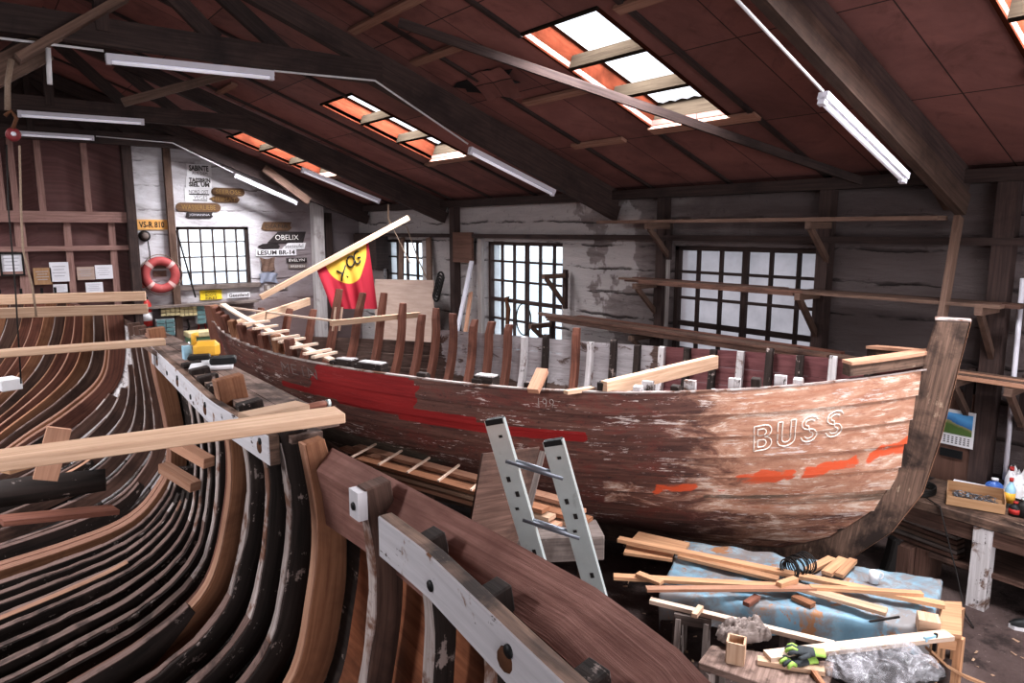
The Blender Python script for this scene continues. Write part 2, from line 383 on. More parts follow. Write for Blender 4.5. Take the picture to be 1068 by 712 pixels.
def m_pane(name, body, trans, tint=(.9, .95, 1.0)):
    t = NT(name); tr = t.n('ShaderNodeBsdfTransparent'); tl = t.n('ShaderNodeBsdfTranslucent'); df = t.n('ShaderNodeBsdfDiffuse')
    ob = t.coord('Object'); n_ = t.ramp(t.noise(ob, 3, 5, .6), (.3, .8), (.7, 1.1))
    tr.inputs[0].default_value = tint + (1,)
    cc = t.mix(1.0, body, n_, 'MULTIPLY'); t.l(cc, tl.inputs[0]); t.l(cc, df.inputs[0])
    m1 = t.n('ShaderNodeMixShader'); m1.inputs[0].default_value = .25; t.l(tl.outputs[0], m1.inputs[1]); t.l(df.outputs[0], m1.inputs[2])
    m2 = t.n('ShaderNodeMixShader'); m2.inputs[0].default_value = trans; t.l(m1.outputs[0], m2.inputs[1]); t.l(tr.outputs[0], m2.inputs[2])
    t.l(m2.outputs[0], t.out.inputs[0]); return t.mat
def m_plastic():
    t = NT('clear_crumpled_plastic'); tr = t.n('ShaderNodeBsdfTransparent'); m2 = t.n('ShaderNodeMixShader')
    ob = t.coord('Object'); f = t.ramp(t.noise(ob, 7, 5, .7, 1.2), (.4, .1), (.66, .5)); t.l(f, m2.inputs[0])
    t.done(t.ramp(t.noise(ob, 9, 4, .6), (.3, (.42, .39, .42)), (.7, (.66, .64, .68))), .22)
    t.l(tr.outputs[0], m2.inputs[1]); t.l(t.b.outputs[0], m2.inputs[2]); t.l(m2.outputs[0], t.out.inputs[0]); return t.mat
def m_tarp():
    t = NT('dusty_blue_tarpaulin'); ob = t.coord('Object')
    c = t.ramp(t.noise(ob, 2.4, 5, .6, .8), (.3, (.15, .27, .36)), (.55, (.23, .37, .47)), (.72, (.4, .45, .48)))
    c = t.mix(t.ramp(t.noise(ob, 3.2, 6, .7, .6), (.44, 0), (.56, .9)), c, (.25, .215, .205))
    c = t.mix(t.ramp(t.noise(ob, 5, 6, .75, .5), (.57, 0), (.62, 1)), c, (.38, .19, .1))       # sawdust
    return t.done(c, .55)
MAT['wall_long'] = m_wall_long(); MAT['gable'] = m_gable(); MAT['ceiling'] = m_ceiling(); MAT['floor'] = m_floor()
MAT['partition'] = m_partition(); MAT['plastic'] = m_plastic(); MAT['tarp'] = m_tarp()
MAT['pane_sky'] = m_pane('white_roof_light_pane', (.9, .9, .95), .25)
MAT['pane_clear'] = m_pane('hazy_window_pane', (.8, .85, .9), .62)
MAT['pane_frost'] = m_pane('grey_dusty_window_pane', (.3, .26, .27), .05)
MAT['pane_white'] = m_pane('bright_window_pane', (.95, .95, 1.0), .6)

# ------------------------------------------------------------------ the building
XW, YG, YB, XL = 7.4, 15.5, -3.6, -5.2       # long wall, gable, rear wall, left wall
TH = math.tan(R(20)); EAVE = 3.75; XR = 1.1; ZR = EAVE + (XW - XR) * TH
def roof_z(x): return EAVE + (XW - x) * TH if x >= XR else EAVE + (x - (2 * XR - XW)) * TH

def wall_grid(mb, axis, pos, thick, u0, u1, z0, z1f, holes, usteps=()):
    """upright wall with rectangular holes (ua, ub, za, zb); top may follow the roof"""
    us = sorted(set([u0, u1] + [h for q in holes for h in q[:2]] + list(usteps)))
    for a, b in zip(us[:-1], us[1:]):
        zs = sorted(set([z0] + [z for q in holes for z in q[2:] if q[0] <= a and q[1] >= b]))
        spans = list(zip(zs, zs[1:] + [None]))
        for za, zb in spans:
            if any(q[0] <= a and q[1] >= b and q[2] <= za and (zb is not None and q[3] >= zb) for q in holes): continue
            ta, tb = (z1f(a), z1f(b)) if zb is None else (zb, zb)
            c = []
            for u, t in ((a, ta), (b, tb)):
                for off in (0, thick):
                    p = (u, pos + off) if axis == 'Y' else (pos + off, u)
                    c.append((V((p[0], p[1], za)), V((p[0], p[1], t))))
            k = [c[0][0], c[1][0], c[1][1], c[0][1], c[2][0], c[3][0], c[3][1], c[2][1]]
            mb.hexa(k, b - a, thick, max(ta, tb) - za)
# floor
mb = MB(); mb.box((1.1, 6, -.1), (13.2, 19.6, .2)); struct(mb, 'floor', MAT['floor'])
mb = MB(); mb.box((60, 20, -1.1), (104, 120, .2)); struct(mb, 'ground', plain('pale_shore_ground', (.5, .56, .6), .9))
# long wall with three windows
WIN = {1: (3.42, 4.85, 2.03, 3.27)}
LW = [(8.3, 10.4, .95, 3.0), (4.05, 6.15, .95, 3.0), (12.6, 14.3, 1.5, 3.0)]
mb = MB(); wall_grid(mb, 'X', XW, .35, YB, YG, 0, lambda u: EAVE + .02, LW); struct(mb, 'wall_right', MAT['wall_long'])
mb = MB(); wall_grid(mb, 'Y', YG, .35, 2.62, XW + .35, 0, lambda u: roof_z(u) + .02, [WIN[1]]); struct(mb, 'wall_gable', MAT['gable'])
mb = MB(); wall_grid(mb, 'Y', YB - .3, .3, XL, XW + .35, 0, lambda u: roof_z(u), [(-2.5, 5.5, 0, 3.7)], (XR,)); struct(mb, 'wall_back', MAT['wall_long'])   # unseen doorway added behind the camera to let fill light in
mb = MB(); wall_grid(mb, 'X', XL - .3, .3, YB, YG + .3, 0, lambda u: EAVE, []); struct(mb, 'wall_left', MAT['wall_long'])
# boarded sliding partition left of the masonry
mb = MB(); wall_grid(mb, 'Y', YG + .05, .08, XL, 2.62, 0, lambda u: roof_z(u), [], (XR,)); part = struct(mb, 'door_1', MAT['partition'])
mb = MB()
zr = at(60, 226, Y=15.4).z
mb.box((-1.4, 15.42, zr), (7.9, .2, .2))
for px in (0, 42, 90, 14): mb.box((at(px, 190, Y=15.45).x, 15.46, (zr + 4.95) / 2), (.1, .12, 4.95 - zr))
for px in (24, 73, 119): mb.box((at(px, 270, Y=15.45).x, 15.46, zr / 2), (.11 if px > 30 else .16, .12, zr))
for py in (259,): mb.box((-1.4, 15.44, at(60, py, Y=15.45).z), (7.9, .14, .09))
for py in (285,): mb.box((at(10, py, Y=15.45).x - .5, 15.44, at(10, py, Y=15.45).z), (1.6, .14, .07))
struct(mb, 'door_frame', wood('pink_brown_studs', (.2, .11, .095), (.34, .205, .18), stain=(.13, .07, .065), sth=(.55, .8)), part)
# dark jamb post and white post, gable trims
mb = MB(); mb.box((2.6, 15.36, 2.5), (.16, .22, 5.0)); struct(mb, 'trim_1', MAT['truss'])
gx = at(176, 200, Y=15.45).x
mb = MB(); mb.box((gx, 15.44, 2.45), (.13, .12, 4.9)); struct(mb, 'trim_2', MAT['strut'])
pxx = at(331, 250, Y=15.4).x
mb = MB(); mb.box((pxx, 15.38, 1.9), (.24, .2, 3.8)); struct(mb, 'trim_3', wood('whitewashed_post', (.42, .37, .37), (.66, .62, .62), stain=(.2, .14, .13), sth=(.55, .7)))
# long wall posts, rail and wall plate
def ty(px, py): return at(px, py, X=7.3).y
mb = MB()
for px, wd in ((473, .16), (690, .12), (860, .13), (1047, .16)): mb.box((7.33, ty(px, 250), 1.87), (.14, wd, 3.74))
struct(mb, 'trim_4', MAT['truss'])
mb = MB(); mb.box((7.3, 6, 3.1), (.1, 18.8, .07)); struct(mb, 'trim_5', MAT['truss'])
mb = MB(); mb.box((7.3, 6, 3.68), (.2, 18.8, .12)); struct(mb, 'trim_6', MAT['truss'])

# roof with skylight openings: built per cell in slope space
SKY_R = [(.85, 1.8), (4.28, 5.22), (8.75, 9.7), (13.2, 14.15)]
SX = (4.15, 5.9)
def roof_half(right):
    mb = MB(); xs = [XR, SX[0], SX[1], XW + .4]
    ys = sorted(set([YB - .3, YG + .35] + [y for q in SKY_R for y in q]))
    for i in range(3):
        for a, b in zip(ys[:-1], ys[1:]):
            if i == 1 and (a, b) in SKY_R: continue
            xa, xb = xs[i], xs[i + 1]
            P = []
            for x, dz in ((xa, 0), (xb, 0), (xb, .05), (xa, .05)):
                P.append((x, EAVE + (XW - x) * TH + dz))
            if not right: P = [(2 * XR - x, z) for x, z in P]
            k = [V((P[j][0], a, P[j][1])) for j in range(4)] + [V((P[j][0], b, P[j][1])) for j in range(4)]
            mb.hexa(k, b - a, xb - xa, .05)
    return mb
struct(roof_half(True), 'ceiling', MAT['ceiling']); struct(roof_half(False), 'ceiling_left', MAT['ceiling'])
S_DIR = V((1, 0, -TH)).normalized(); S_UP = V((TH, 0, 1)).normalized(); S_UPL = V((-TH, 0, 1)).normalized()
def mir(p): return V((2 * XR - p[0], p[1], p[2]))
nw = 1
BARS = wood('skylight_cross_bars', (.016, .012, .009), (.03, .023, .017)); BARS.node_tree.nodes['Principled BSDF'].inputs['Specular IOR Level'].default_value = 0
def skylight(y0, y1, right, n):
    mb = MB(); hgt = .28
    z0, z1 = EAVE + (XW - SX[0]) * TH, EAVE + (XW - SX[1]) * TH
    a, b = V((SX[0], 0, z0)), V((SX[1], 0, z1)); up = S_UP
    f = (lambda p: V(p)) if right else mir
    fu = S_UP if right else S_UPL
    def br(p, q, w, h, m=None): (m or mb).bar(f(p), f(q), w, h, fu)
    lift = up * (hgt / 2 - .02)
    for y in (y0 - .015, y1 + .015): br(a + lift + V((0, y, 0)), b + lift + V((0, y, 0)), .03, hgt)
    root = struct(mb, 'window_%d' % n, MAT['curb'])
    mb = MB()
    for p, e_ in ((a - S_DIR * .015, .03), (b + S_DIR * .015, .03)): br(p + lift + V((0, y0 - e_, 0)), p + lift + V((0, y1 + .03, 0)), .03, hgt)
    sill = MB(); br(b + S_DIR * .06 - up * .03 + V((0, y0 - .3, 0)), b + S_DIR * .06 - up * .03 + V((0, y1 + .05, 0)), .13, .03, sill)
    struct(sill, 'window_sill', MAT['batten'], root)
    for k in (1, 2):
        p = a + (b - a) * (k / 3); br(p + up * .05 + V((0, y0, 0)), p + up * .05 + V((0, y1, 0)), .05, .13)
    struct(mb, 'window_frame', BARS, root)
    mb = MB(); q0 = a + up * .25; q1 = b + up * .25; cor = []
    for i in range(2): pass
    for i in range(4):
        p = q0 + (q1 - q0) * (i / 3); row = []
        for j in range(25):
            y = y0 + (y1 - y0) * j / 24; row.append(f(p + V((0, y, 0)) + up * (.012 * math.cos(j * math.pi / 2))))
        cor.append(row)
    mb.grid(cor); struct(mb, 'window_pane', MAT['pane_sky'], root)
for i, (a, b) in enumerate(SKY_R): skylight(a, b, True, 5 + i)
for i, (a, b) in enumerate(SKY_R[1:]): skylight(a, b, False, 9 + i)  # unseen left-slope skylights, added for overhead fill

# wall windows: steel bars and panes
def wall_window(n, axis, pos, u0, u1, z0, z1, cols, rows, pane, bar=.028, mull=None, fr=None):
    mb = MB()
    def P(u, z, o=0): return V((u, pos + o, z)) if axis == 'Y' else V((pos + o, u, z))
    nrm = (0, 1, 0) if axis == 'Y' else (1, 0, 0)
    for u in (u0 + .03, u1 - .03): mb.bar(P(u, z0), P(u, z1), .06, .1, nrm)
    for z in (z0 + .03, z1 - .03): mb.bar(P(u0, z), P(u1, z), .06, .1, nrm)
    for i in range(1, cols):
        w = .075 if (mull and i == mull) else bar; u = u0 + (u1 - u0) * i / cols; mb.bar(P(u, z0), P(u, z1), w, .05, nrm)
    for j in range(1, rows):
        z = z0 + (z1 - z0) * j / rows; mb.bar(P(u0, z), P(u1, z), bar * (1.9 if (mull and j == rows - 3) else 1), .045, nrm)
    root = struct(mb, 'window_%d' % n, fr or MAT['truss'])
    mb = MB(); mb.grid([[P(u0, z0, .03), P(u1, z0, .03)], [P(u0, z1, .03), P(u1, z1, .03)]]); struct(mb, 'window_pane', pane, root)
    return root
wall_window(1, 'Y', YG + .1, *WIN[1], 6, 4, MAT['pane_white'])
wall_window(2, 'X', XW + .14, *LW[0], 6, 6, MAT['pane_clear'], .035, 3)
wall_window(3, 'X', XW + .14, *LW[1], 6, 6, MAT['pane_frost'], .035, 3)
wall_window(4, 'X', XW + .14, *LW[2], 4, 4, MAT['pane_clear'], .035)
mb = MB(); mb.prism([V((-1.2, 15.44, 4.97)), V((3.75, 15.44, 4.97)), V((3.75, 15.44, roof_z(3.75) - .02)), V((XR, 15.44, ZR - .02)), V((-1.2, 15.44, roof_z(-1.2) - .02))], V((0, -.05, 0))); struct(mb, 'trim_10', MAT['truss'])
# pale reveals / white jamb boards of the long wall windows
mb = MB()
for (a, b, z0, z1) in LW[:2]: mb.box((7.37, b + .07, (z0 + z1) / 2), (.08, .13, z1 - z0 + .1))
struct(mb, 'trim_7', wood('pale_jamb_boards', (.3, .25, .24), (.5, .45, .43)))
mb = MB(); mb.box((4.15, 15.46, at(220, 299, Y=15.4).z), (1.75, .1, .09)); struct(mb, 'trim_8', MAT['grey'])

# ------------------------------------------------------------------ trusses
def truss(y, label, lights, full=True):
    t = thing('roof_truss', label, 'roof truss', (XR, y, 4.75))
    zc = 4.85; xb = 3.62; half = xb - XR
    def p(x, z): return V((x, y, z))
    MB().bar(p(XR - half - .2, zc), p(xb + .08, zc), .1, .22).build('tie_beam', MAT['truss'], t)
    for s in (1, -1):
        X = lambda x: XR + s * (x - XR)
        MB().bar(p(X(xb - .03), zc - .012), p(X(7.34), 3.43), .09, .2).build('lower_chord', MAT['chord'] if y < 4 else MAT['truss'], t)
        MB().bar(p(X(XR - .05), ZR - .14), p(X(7.36), EAVE - .12), .08, .2).build('rafter', MAT['truss'], t)
        for x0, z0, x1, z1, m in ((2.05, 4.95, 1.2, 5.75, 'truss'), (1.95, 5.5, 2.75, 4.9, 'truss'), (5.15, 4.5, 5.95, 3.98, 'strut')):
            MB().bar(p(X(x0), z0) + V((0, .09, 0)), p(X(x1), z1) + V((0, .09, 0)), .06, .15).build('strut', MAT[m], t)
    MB().bar(p(XR, zc), p(XR, ZR - .2), .1, .14, (0, 1, 0)).build('king_post', MAT['truss'], t)
    # white conduit along the underside
    return t
truss(2.7, 'dark timber roof truss nearest the camera, its chord crossing the top right corner', 1)
truss(7.1, 'dark timber roof truss with long horizontal tie beam across the upper left', 1)
truss(11.6, 'dark timber roof truss second from the far whitewashed gable', 1)
truss(14.9, 'dark timber roof truss closest to the whitewashed gable wall', 1)
# extra struts that show
def piece(name, p, q, w, h, mat, label, cat, group=None, up=(0, 0, 1), bevel=0):
    return single(MB().bar(p, q, w, h, up), name, mat, label, cat, group, bevel)
piece('diagonal_brace', at(18, 62, Y=7.0), at(133, -4, Y=7.0), .06, .24, MAT['strut'], 'broad brown diagonal brace rising past the tie beam at upper left', 'brace', up=(0, 1, 0)).rotation_euler = (0, 0, 0)
piece('diagonal_brace', at(-12, 80, Y=7.2), at(46, 50, Y=7.2), .1, .2, MAT['strut'], 'short pale brown brace below the tie beam at the left edge', 'brace')
piece('diagonal_brace', at(128, 107, Y=8.6), at(240, 77, Y=8.6), .05, .09, MAT['strut'], 'thin light brown brace under the long lamp at upper left', 'brace')
piece('diagonal_brace', at(926, 104, Y=2.85), at(992, 216, Y=2.85), .07, .13, MAT['strut'], 'brown diagonal brace falling to the wall at upper right', 'brace')
piece('diagonal_brace', at(546, 152, Y=7.25), at(626, 216, Y=7.25), .07, .13, MAT['truss'], 'dark diagonal brace from rafter to the long wall in the middle', 'brace')
piece('diagonal_brace', at(275, 175, Y=14.7), at(322, 210, Y=14.7), .08, .16, MAT['strut'], 'brown diagonal brace below the far orange-lit skylight', 'brace')
piece('wind_brace', V((3.3, 5.95, 5.05)), V((7.3, 3.55, 3.66)), .05, .08, MAT['truss'], 'long thin dark brace crossing below the big skylight', 'brace')
piece('timber_prop', at(1000, 226, X=7.15), at(976, 372, X=6.75), .05, .1, MAT['strut'], 'slim brown prop leaning from the wall down behind the stem', 'prop', up=(1, 0, 0))
# roof battens along the ceiling
def on_roof(x, y, off=0): return V((x, y, roof_z(x))) - S_UP * off
mb = MB(); 
for y in [YB + .3 + 1.22 * k for k in range(16)]:
    if any(a - .05 < y < b + .05 for a, b in SKY_R):
        mb.bar(on_roof(XR, y, .015), on_roof(SX[0], y, .015), .05, .03, S_UP); mb.bar(on_roof(SX[1], y, .015), on_roof(XW, y, .015), .05, .03, S_UP)
    else: mb.bar(on_roof(XR, y, .015), on_roof(XW, y, .015), .05, .03, S_UP)
struct(mb, 'trim_9', MAT['truss'])
def batten(x, ya, yb, label): piece('roof_batten', on_roof(x, ya, .03), on_roof(x, yb, .03), .09, .035, MAT['batten'], label, 'batten', up=S_UP)
batten(3.35, 7.0, 5.6, 'pale batten on the boarding at the top centre')
batten(4.0, 6.9, 5.95, 'pale batten on the boarding above the torn hole')
batten(5.05, 6.3, 5.32, 'pale batten at the corner of the big skylight')
batten(6.05, 6.6, 5.75, 'pale batten low on the slope in the middle bay')
batten(6.0, 10.0, 9.75, 'pale batten under the lower end of the middle skylight')
batten(3.25, 11.4, 10.6, 'pale batten on the boarding near the second lamp')
batten(4.2, 4.1, 3.1, 'pale batten right of the big skylight by the near truss')
# torn boarding
def torn_piece(dx, dy, sc_, name, mat, label, off, seed):
    mb = MB(); rr = random.Random(seed); c = on_roof(4.6 + dx, 6.42 + dy, off); pts = []
    for k in range(18):
        a = 2 * math.pi * k / 18; r_ = sc_ * rr.uniform(.6, 1.15)
        pts.append(c + S_DIR * (r_ * .34 * math.sin(a)) + V((0, 1, 0)) * (r_ * .85 * math.cos(a)))
    mb.prism(pts, S_UP * .006); single(mb, name, mat, label, 'roof damage')
torn_piece(0, 0, .62, 'torn_hole', MAT['black'], 'dark torn hole in the roof boarding', .012, 3)
mb = MB(); c = on_roof(4.42, 6.25, .02); rows = []
for i in range(5):
    rows.append([c + V((0, 1, 0)) * (-.32 + .16 * j) + S_DIR * (.09 * i + .02 * math.sin(j * 2.1)) - S_UP * (.02 * i * i * .35 * (1 + .3 * math.cos(j))) for j in range(5)])
mb.grid(rows); single(mb, 'hanging_splinter', MAT['ceiling'], 'curled splinter of boarding hanging at the torn roof hole', 'roof damage')
# ------------------------------------------------------------------ fluorescent battens
TUBE = emit('fluorescent_tube_fill_glow', (.93, .92, 1.0), TUBE_E)  # unlit tubes given a faint added glow to fill the ceiling
def lamp(p, q, label, y):
    p = V(p); q = V(q); d = (q - p).normalized(); side = V((0, 1, 0)); up = d.cross(side); up = up if up.z > 0 else -up
    t = thing('fluorescent_lamp', label, 'lamp', (p + q) / 2, 'fluorescent battens on the trusses')
    MB().bar(p, q, .07, .05, up).build('housing', MAT['lamp_white'], t)
    mb = MB(); mb.tube([p + d * .04 - up * .04, q - d * .04 - up * .04], .019, 8); mb.build('tube', TUBE, t)
    for e in (p + d * .02, q - d * .02): MB().bar(e - d * .02 - up * .037, e + d * .02 - up * .037, .05, .05, up).build('end_cap', MAT['lamp_white'], t)
for (a, b, y, l) in (((110, 59), (285, 77), 7.02, 'long white fluorescent batten under the nearest tie beam at upper left'),
                     ((490, 155), (578, 200), 7.02, 'white fluorescent batten on the sloping chord right of the middle skylight'),
                     ((858, 99), (944, 184), 2.6, 'white fluorescent batten on the nearest chord at upper right'),
                     ((18, 117), (150, 126), 11.5, 'white fluorescent batten on the second tie beam at left'),
                     ((315, 176), (396, 209), 11.5, 'white fluorescent batten on the sloping chord above the flag'),
                     ((20, 138), (98, 143), 14.8, 'short white fluorescent batten on the far tie beam above the partition'),
                     ((245, 182), (310, 211), 14.8, 'white fluorescent batten against the whitewashed gable')):
    lamp(at(*a, Y=y), at(*b, Y=y), l, y)
def conduit(pts, y, label, r=.011):
    mb = MB(); mb.tube([at(px, py, Y=y) for px, py in pts], r, 6); single(mb, 'white_conduit', MAT['white'], label, 'conduit')
conduit([(-6, 39), (108, 53)], 7.0, 'thin white conduit along the near tie beam left of its lamp')
conduit([(286, 74), (391, 84), (488, 150)], 7.0, 'thin white conduit bending down between the two near lamps')
conduit([(763, -6), (858, 95)], 2.6, 'thin white conduit leading to the lamp at upper right')
conduit([(100, 142), (180, 149), (243, 180)], 14.78, 'thin white conduit along the far truss over the gable')
mb = MB(); mb.tube([at(50, 50, Y=7), at(52, 88, Y=7)], .02, 10); single(mb, 'hanging_pipe', MAT['white'], 'short white pipe hanging below the tie beam at upper left', 'pipe')
# block and tackle at the left edge
c = at(14, 140, Y=6.6)
t = thing('pulley_block', 'red pulley block hanging on ropes at the left edge', 'pulley', c)
rot = Matrix.Rotation(R(90), 3, 'X') @ Matrix.Rotation(R(0), 3, 'Z')
mb = MB(); mb.lathe(c + V((0, .03, 0)), [(.0, -.03), (.035, -.03), (.05, -.015), (.05, .03), (.035, .045), (0, .045)], 16, Matrix.Rotation(R(90), 3, 'X')); mb.build('shell', plain('dull_red_paint', (.2, .03, .035), .5), t)
mb = MB(); mb.lathe(c + V((0, -.03, 0)), [(0, 0), (.018, 0), (.015, .012), (0, .014)], 12, Matrix.Rotation(R(90), 3, 'X')); mb.build('hub', MAT['lamp_white'], t)
mb = MB(); mb.tube([c + V((0, 0, .04)), c + V((.03, 0, .12)), c + V((0, 0, .17)), c + V((-.04, 0, .13))], .014, 8); mb.build('hook', MAT['rust'], t)
mb = MB(); mb.tube([c + V((-.02, 0, .17)), at(8, 85, Y=6.6), at(12, 62, Y=6.6)], .02, 8); single(mb, 'tackle_rope', MAT['rope'], 'thick worn rope holding the red pulley block', 'rope')
mb = MB(); mb.tube([c + V((.03, 0, -.08)), at(22, 220, Y=6.6), at(24, 260, Y=6.6), at(34, 300, Y=6.6), at(38, 330, Y=6.6)], .009, 6); single(mb, 'tackle_rope', MAT['rope'], 'rope falling from the pulley in front of the papers on the partition', 'rope')
mb = MB(); mb.tube([c + V((-.05, 0, -.08)), at(9, 220, Y=6.6), at(16, 300, Y=6.6), at(22, 400, Y=6.4)], .006, 6); single(mb, 'tackle_rope', MAT['iron'], 'dark thin line dropping from the pulley into the ribs', 'rope')

# ------------------------------------------------------------------ things on the gable and partition
GY = 15.5
def gp(px, py, y=GY): return at(px, py, Y=y)
EX, EZ = V((1, 0, 0)), V((0, 0, 1))
def plank_poly(px0, px1, py0, py1, y, kind):
    a, b = gp(px0, py1, y), gp(px1, py0, y); x0, z0, x1, z1 = a.x, a.z, b.x, b.z; h = z1 - z0; P = []
    if kind == 'round':
        for k in range(9): an = -math.pi / 2 + math.pi * k / 8; P.append((x1 - h / 2 + h / 2 * math.cos(an), (z0 + z1) / 2 + h / 2 * math.sin(an)))
        for k in range(9): an = math.pi / 2 + math.pi * k / 8; P.append((x0 + h / 2 + h / 2 * math.cos(an), (z0 + z1) / 2 + h / 2 * math.sin(an)))
    elif kind == 'point':
        P = [(x0 + h, z0), (x1 - h * .4, z0), (x1, z0 + h * .5), (x1 - h * .4, z1), (x0 + h, z1), (x0, z0 + h * .5)]
    elif kind == 'slant': P = [(x0, z0), (x1 - h * .3, z0), (x1, z1), (x0 + h, z1), (x0 + h * .6, z0 + h * .6)]
    elif kind == 'scroll': P = [(x0, z0 + h * .2), (x0 + h * .4, z0), (x1 - h * .4, z0), (x1, z0 + h * .3), (x1 - h * .2, z0 + h * .6), (x1, z1), (x0 + h * .3, z1), (x0 + h * .1, z0 + h * .6)]
    else: P = [(x0, z0), (x1, z0), (x1, z1), (x0, z1)]
    return P, (x0, z0, x1, z1)
def name_board(px0, px1, py0, py1, mat, label, kind='rect', text=None, tmat='letter_dark', th=.025, marg=.12, weight=.0, cat='name board', nm='name_board', thk=.55, border=None):
    y = GY - th
    P, (x0, z0, x1, z1) = plank_poly(px0, px1, py0, py1, y, kind)
    t = thing(nm, label, cat, ((x0 + x1) / 2, GY, z0))
    MB().prism([V((x, y, z)) for x, z in P][::-1], V((0, th, 0))).build('board', MAT[mat], t)
    if text:
        m = (x1 - x0) * marg; h = (z1 - z0) * thk; mb = MB(); lines = text.split('|'); nl = len(lines); hh = (z1 - z0) * thk / nl
        for i, s_ in enumerate(lines):
            zc = z0 + (z1 - z0) * (1 - (i + .5) / nl) - hh / 2
            text_mb(mb, s_, (x1 - x0) - 2 * m, hh, (x0 + m, y, zc), EX, EZ, .003, weight)
        mb.build('lettering', MAT[tmat], t)
    return t
name_board(141, 175, 229, 239.5, 'sign_yellow', 'orange yellow board with dark lettering VS-R 810 above the lifebuoy', text='VS-R 810', thk=.6, weight=.02)
name_board(221, 255, 196.5, 204, 'sign_brown', 'upper of the two small brown boards below the roof edge', 'round', 'SEEROSE', 'letter_gold')
name_board(218, 250, 204.5, 211, 'sign_brown', 'lower of the two small brown boards, its left end pointed', 'point', 'HEIMAT', 'letter_gold')
name_board(184, 230, 212, 220.5, 'sign_brown', 'long brown round-ended board with gold letters above the gable window', 'round', 'WASSERLIEBE', 'letter_gold')
name_board(194, 222, 221, 227.5, 'sign_dark', 'small dark scrolled board right above the gable window', 'scroll', 'JOHANNA', 'lamp_white', thk=.4)
name_board(273, 304, 231.5, 240.5, 'sign_brown', 'plain brown board right of the gable window, topmost there', 'scroll', 'DIANA', 'letter_dark', thk=.4)
name_board(279, 319, 241.5, 253.5, 'sign_dark', 'dark slanted board with white italic letters OBELIX', 'slant', 'OBELIX', 'letter_white', thk=.45, marg=.2)
name_board(269, 292, 254, 260, 'sign_dark', 'small black pointed board left of the white script board', 'point')
name_board(294, 319, 253, 260, 'white', 'small white script board under the slanted dark board', 'slant', 'Seeteufel', 'letter_dark', thk=.6)
name_board(267, 309, 259.5, 267, 'white', 'long white board with black serif lettering LESUM BR-14', 'rect', 'LESUM BR-14', 'letter_dark', thk=.7, marg=.04, weight=.03)
name_board(299, 320, 268.5, 274, 'sign_dark', 'small dark board with pale letters beside the lifted brown planks', 'rect', 'EVELYN', 'letter_white', thk=.6)
name_board(301, 320, 275, 280, 'grey', 'small grey board with faint letters, lowest at the white post', 'rect', 'BREMEN', 'letter_white', thk=.5)
name_board(237.5, 260.5, 304, 311, 'white', 'white name plate with black lettering Geestland below the window', 'rect', 'Geestland', 'letter_dark', thk=.6, marg=.06, weight=.02)
name_board(276, 300, 296, 303, 'grey', 'grey board with white lettering Hoe behind the flag pole', 'rect', 'II  Hoe', 'letter_white', thk=.7)
t = name_board(209, 231, 302, 313, 'sign_yellow', 'bright yellow notice with three lines of black text below the window', 'rect', 'ACHTUNG|BOOTE|FREI', 'letter_dark', thk=.75, marg=.25, cat='sign', nm='notice')
t.children[0].data.materials[0] = plain('yellow_notice', (.75, .55, .04), .5)
def wall_text(lines, label):
    mb = MB()
    for s_, x0, x1, y0, y1, w in lines:
        a, b = gp(x0, y1), gp(x1, y0); text_mb(mb, s_, b.x - a.x, b.z - a.z, (a.x, GY - .012, a.z), EX, EZ, .002, w)
    return mb
def painted_board(px0, px1, py0, py1, lines, label):
    a, b = gp(px0, py1), gp(px1, py0); t = thing('name_board', label, 'name board', ((a.x + b.x) / 2, GY, a.z))
    MB().box(((a.x + b.x) / 2, GY - .006, (a.z + b.z) / 2), (b.x - a.x, .01, b.z - a.z)).build('board', MAT['white'], t)
    wall_text(lines, label).build('lettering', MAT['letter_dark'], t)
painted_board(195, 220, 172, 183, [('SABINTE', 197, 217, 173, 178, .04), ('AUS DEM', 200, 216, 179.5, 182, 0)], 'topmost white board of black lettering on the gable')
painted_board(194, 220, 184.5, 195.5, [('TASSBRIN', 197, 219, 186, 190, .05), ('SIEL UM', 197, 218, 190.5, 194.5, .05)], 'second white board with two bold black lines on the gable')
painted_board(193, 220, 196.5, 210, [('NORD OST', 197, 217, 198.5, 201.5, 0), ('_______', 197, 218, 202.3, 203, .05), ('VEGES', 202, 216, 204, 207.5, 0), ('______', 201, 216, 208.6, 209.3, .05)], 'third white board with underlined thin lettering left of two brown boards')
# lifebuoy with four lighter bands and a grab rope
c = gp(167.5, 286.5, 15.38)
t = thing('lifebuoy', 'faded red lifebuoy hanging on the whitewashed wall by the window', 'lifebuoy', c)
RR, rr = .275, .085
ring = lambda a, R_=RR: c + V((R_ * math.cos(a), 0, R_ * math.sin(a)))
mb = MB(); mb.tube([ring(2 * math.pi * k / 40) for k in range(40)], rr, 12, closed=True); mb.build('ring', MAT['ring'], t)
for k in range(4):
    a0 = R(45 + 90 * k); mb = MB(); mb.tube([ring(a0 + R(d)) for d in (-7, -3.5, 0, 3.5, 7)], rr + .006, 12, caps=False); mb.build('band', plain('pale_pink_band', (.6, .4, .38), .6), t)
    pts = [ring(a0 + R(d), RR + rr + .012 + .03 * math.sin(math.pi * d / 90)) for d in range(0, 91, 10)]
    mb = MB(); mb.tube(pts, .008, 6); mb.build('grab_rope', MAT['rope'], t)
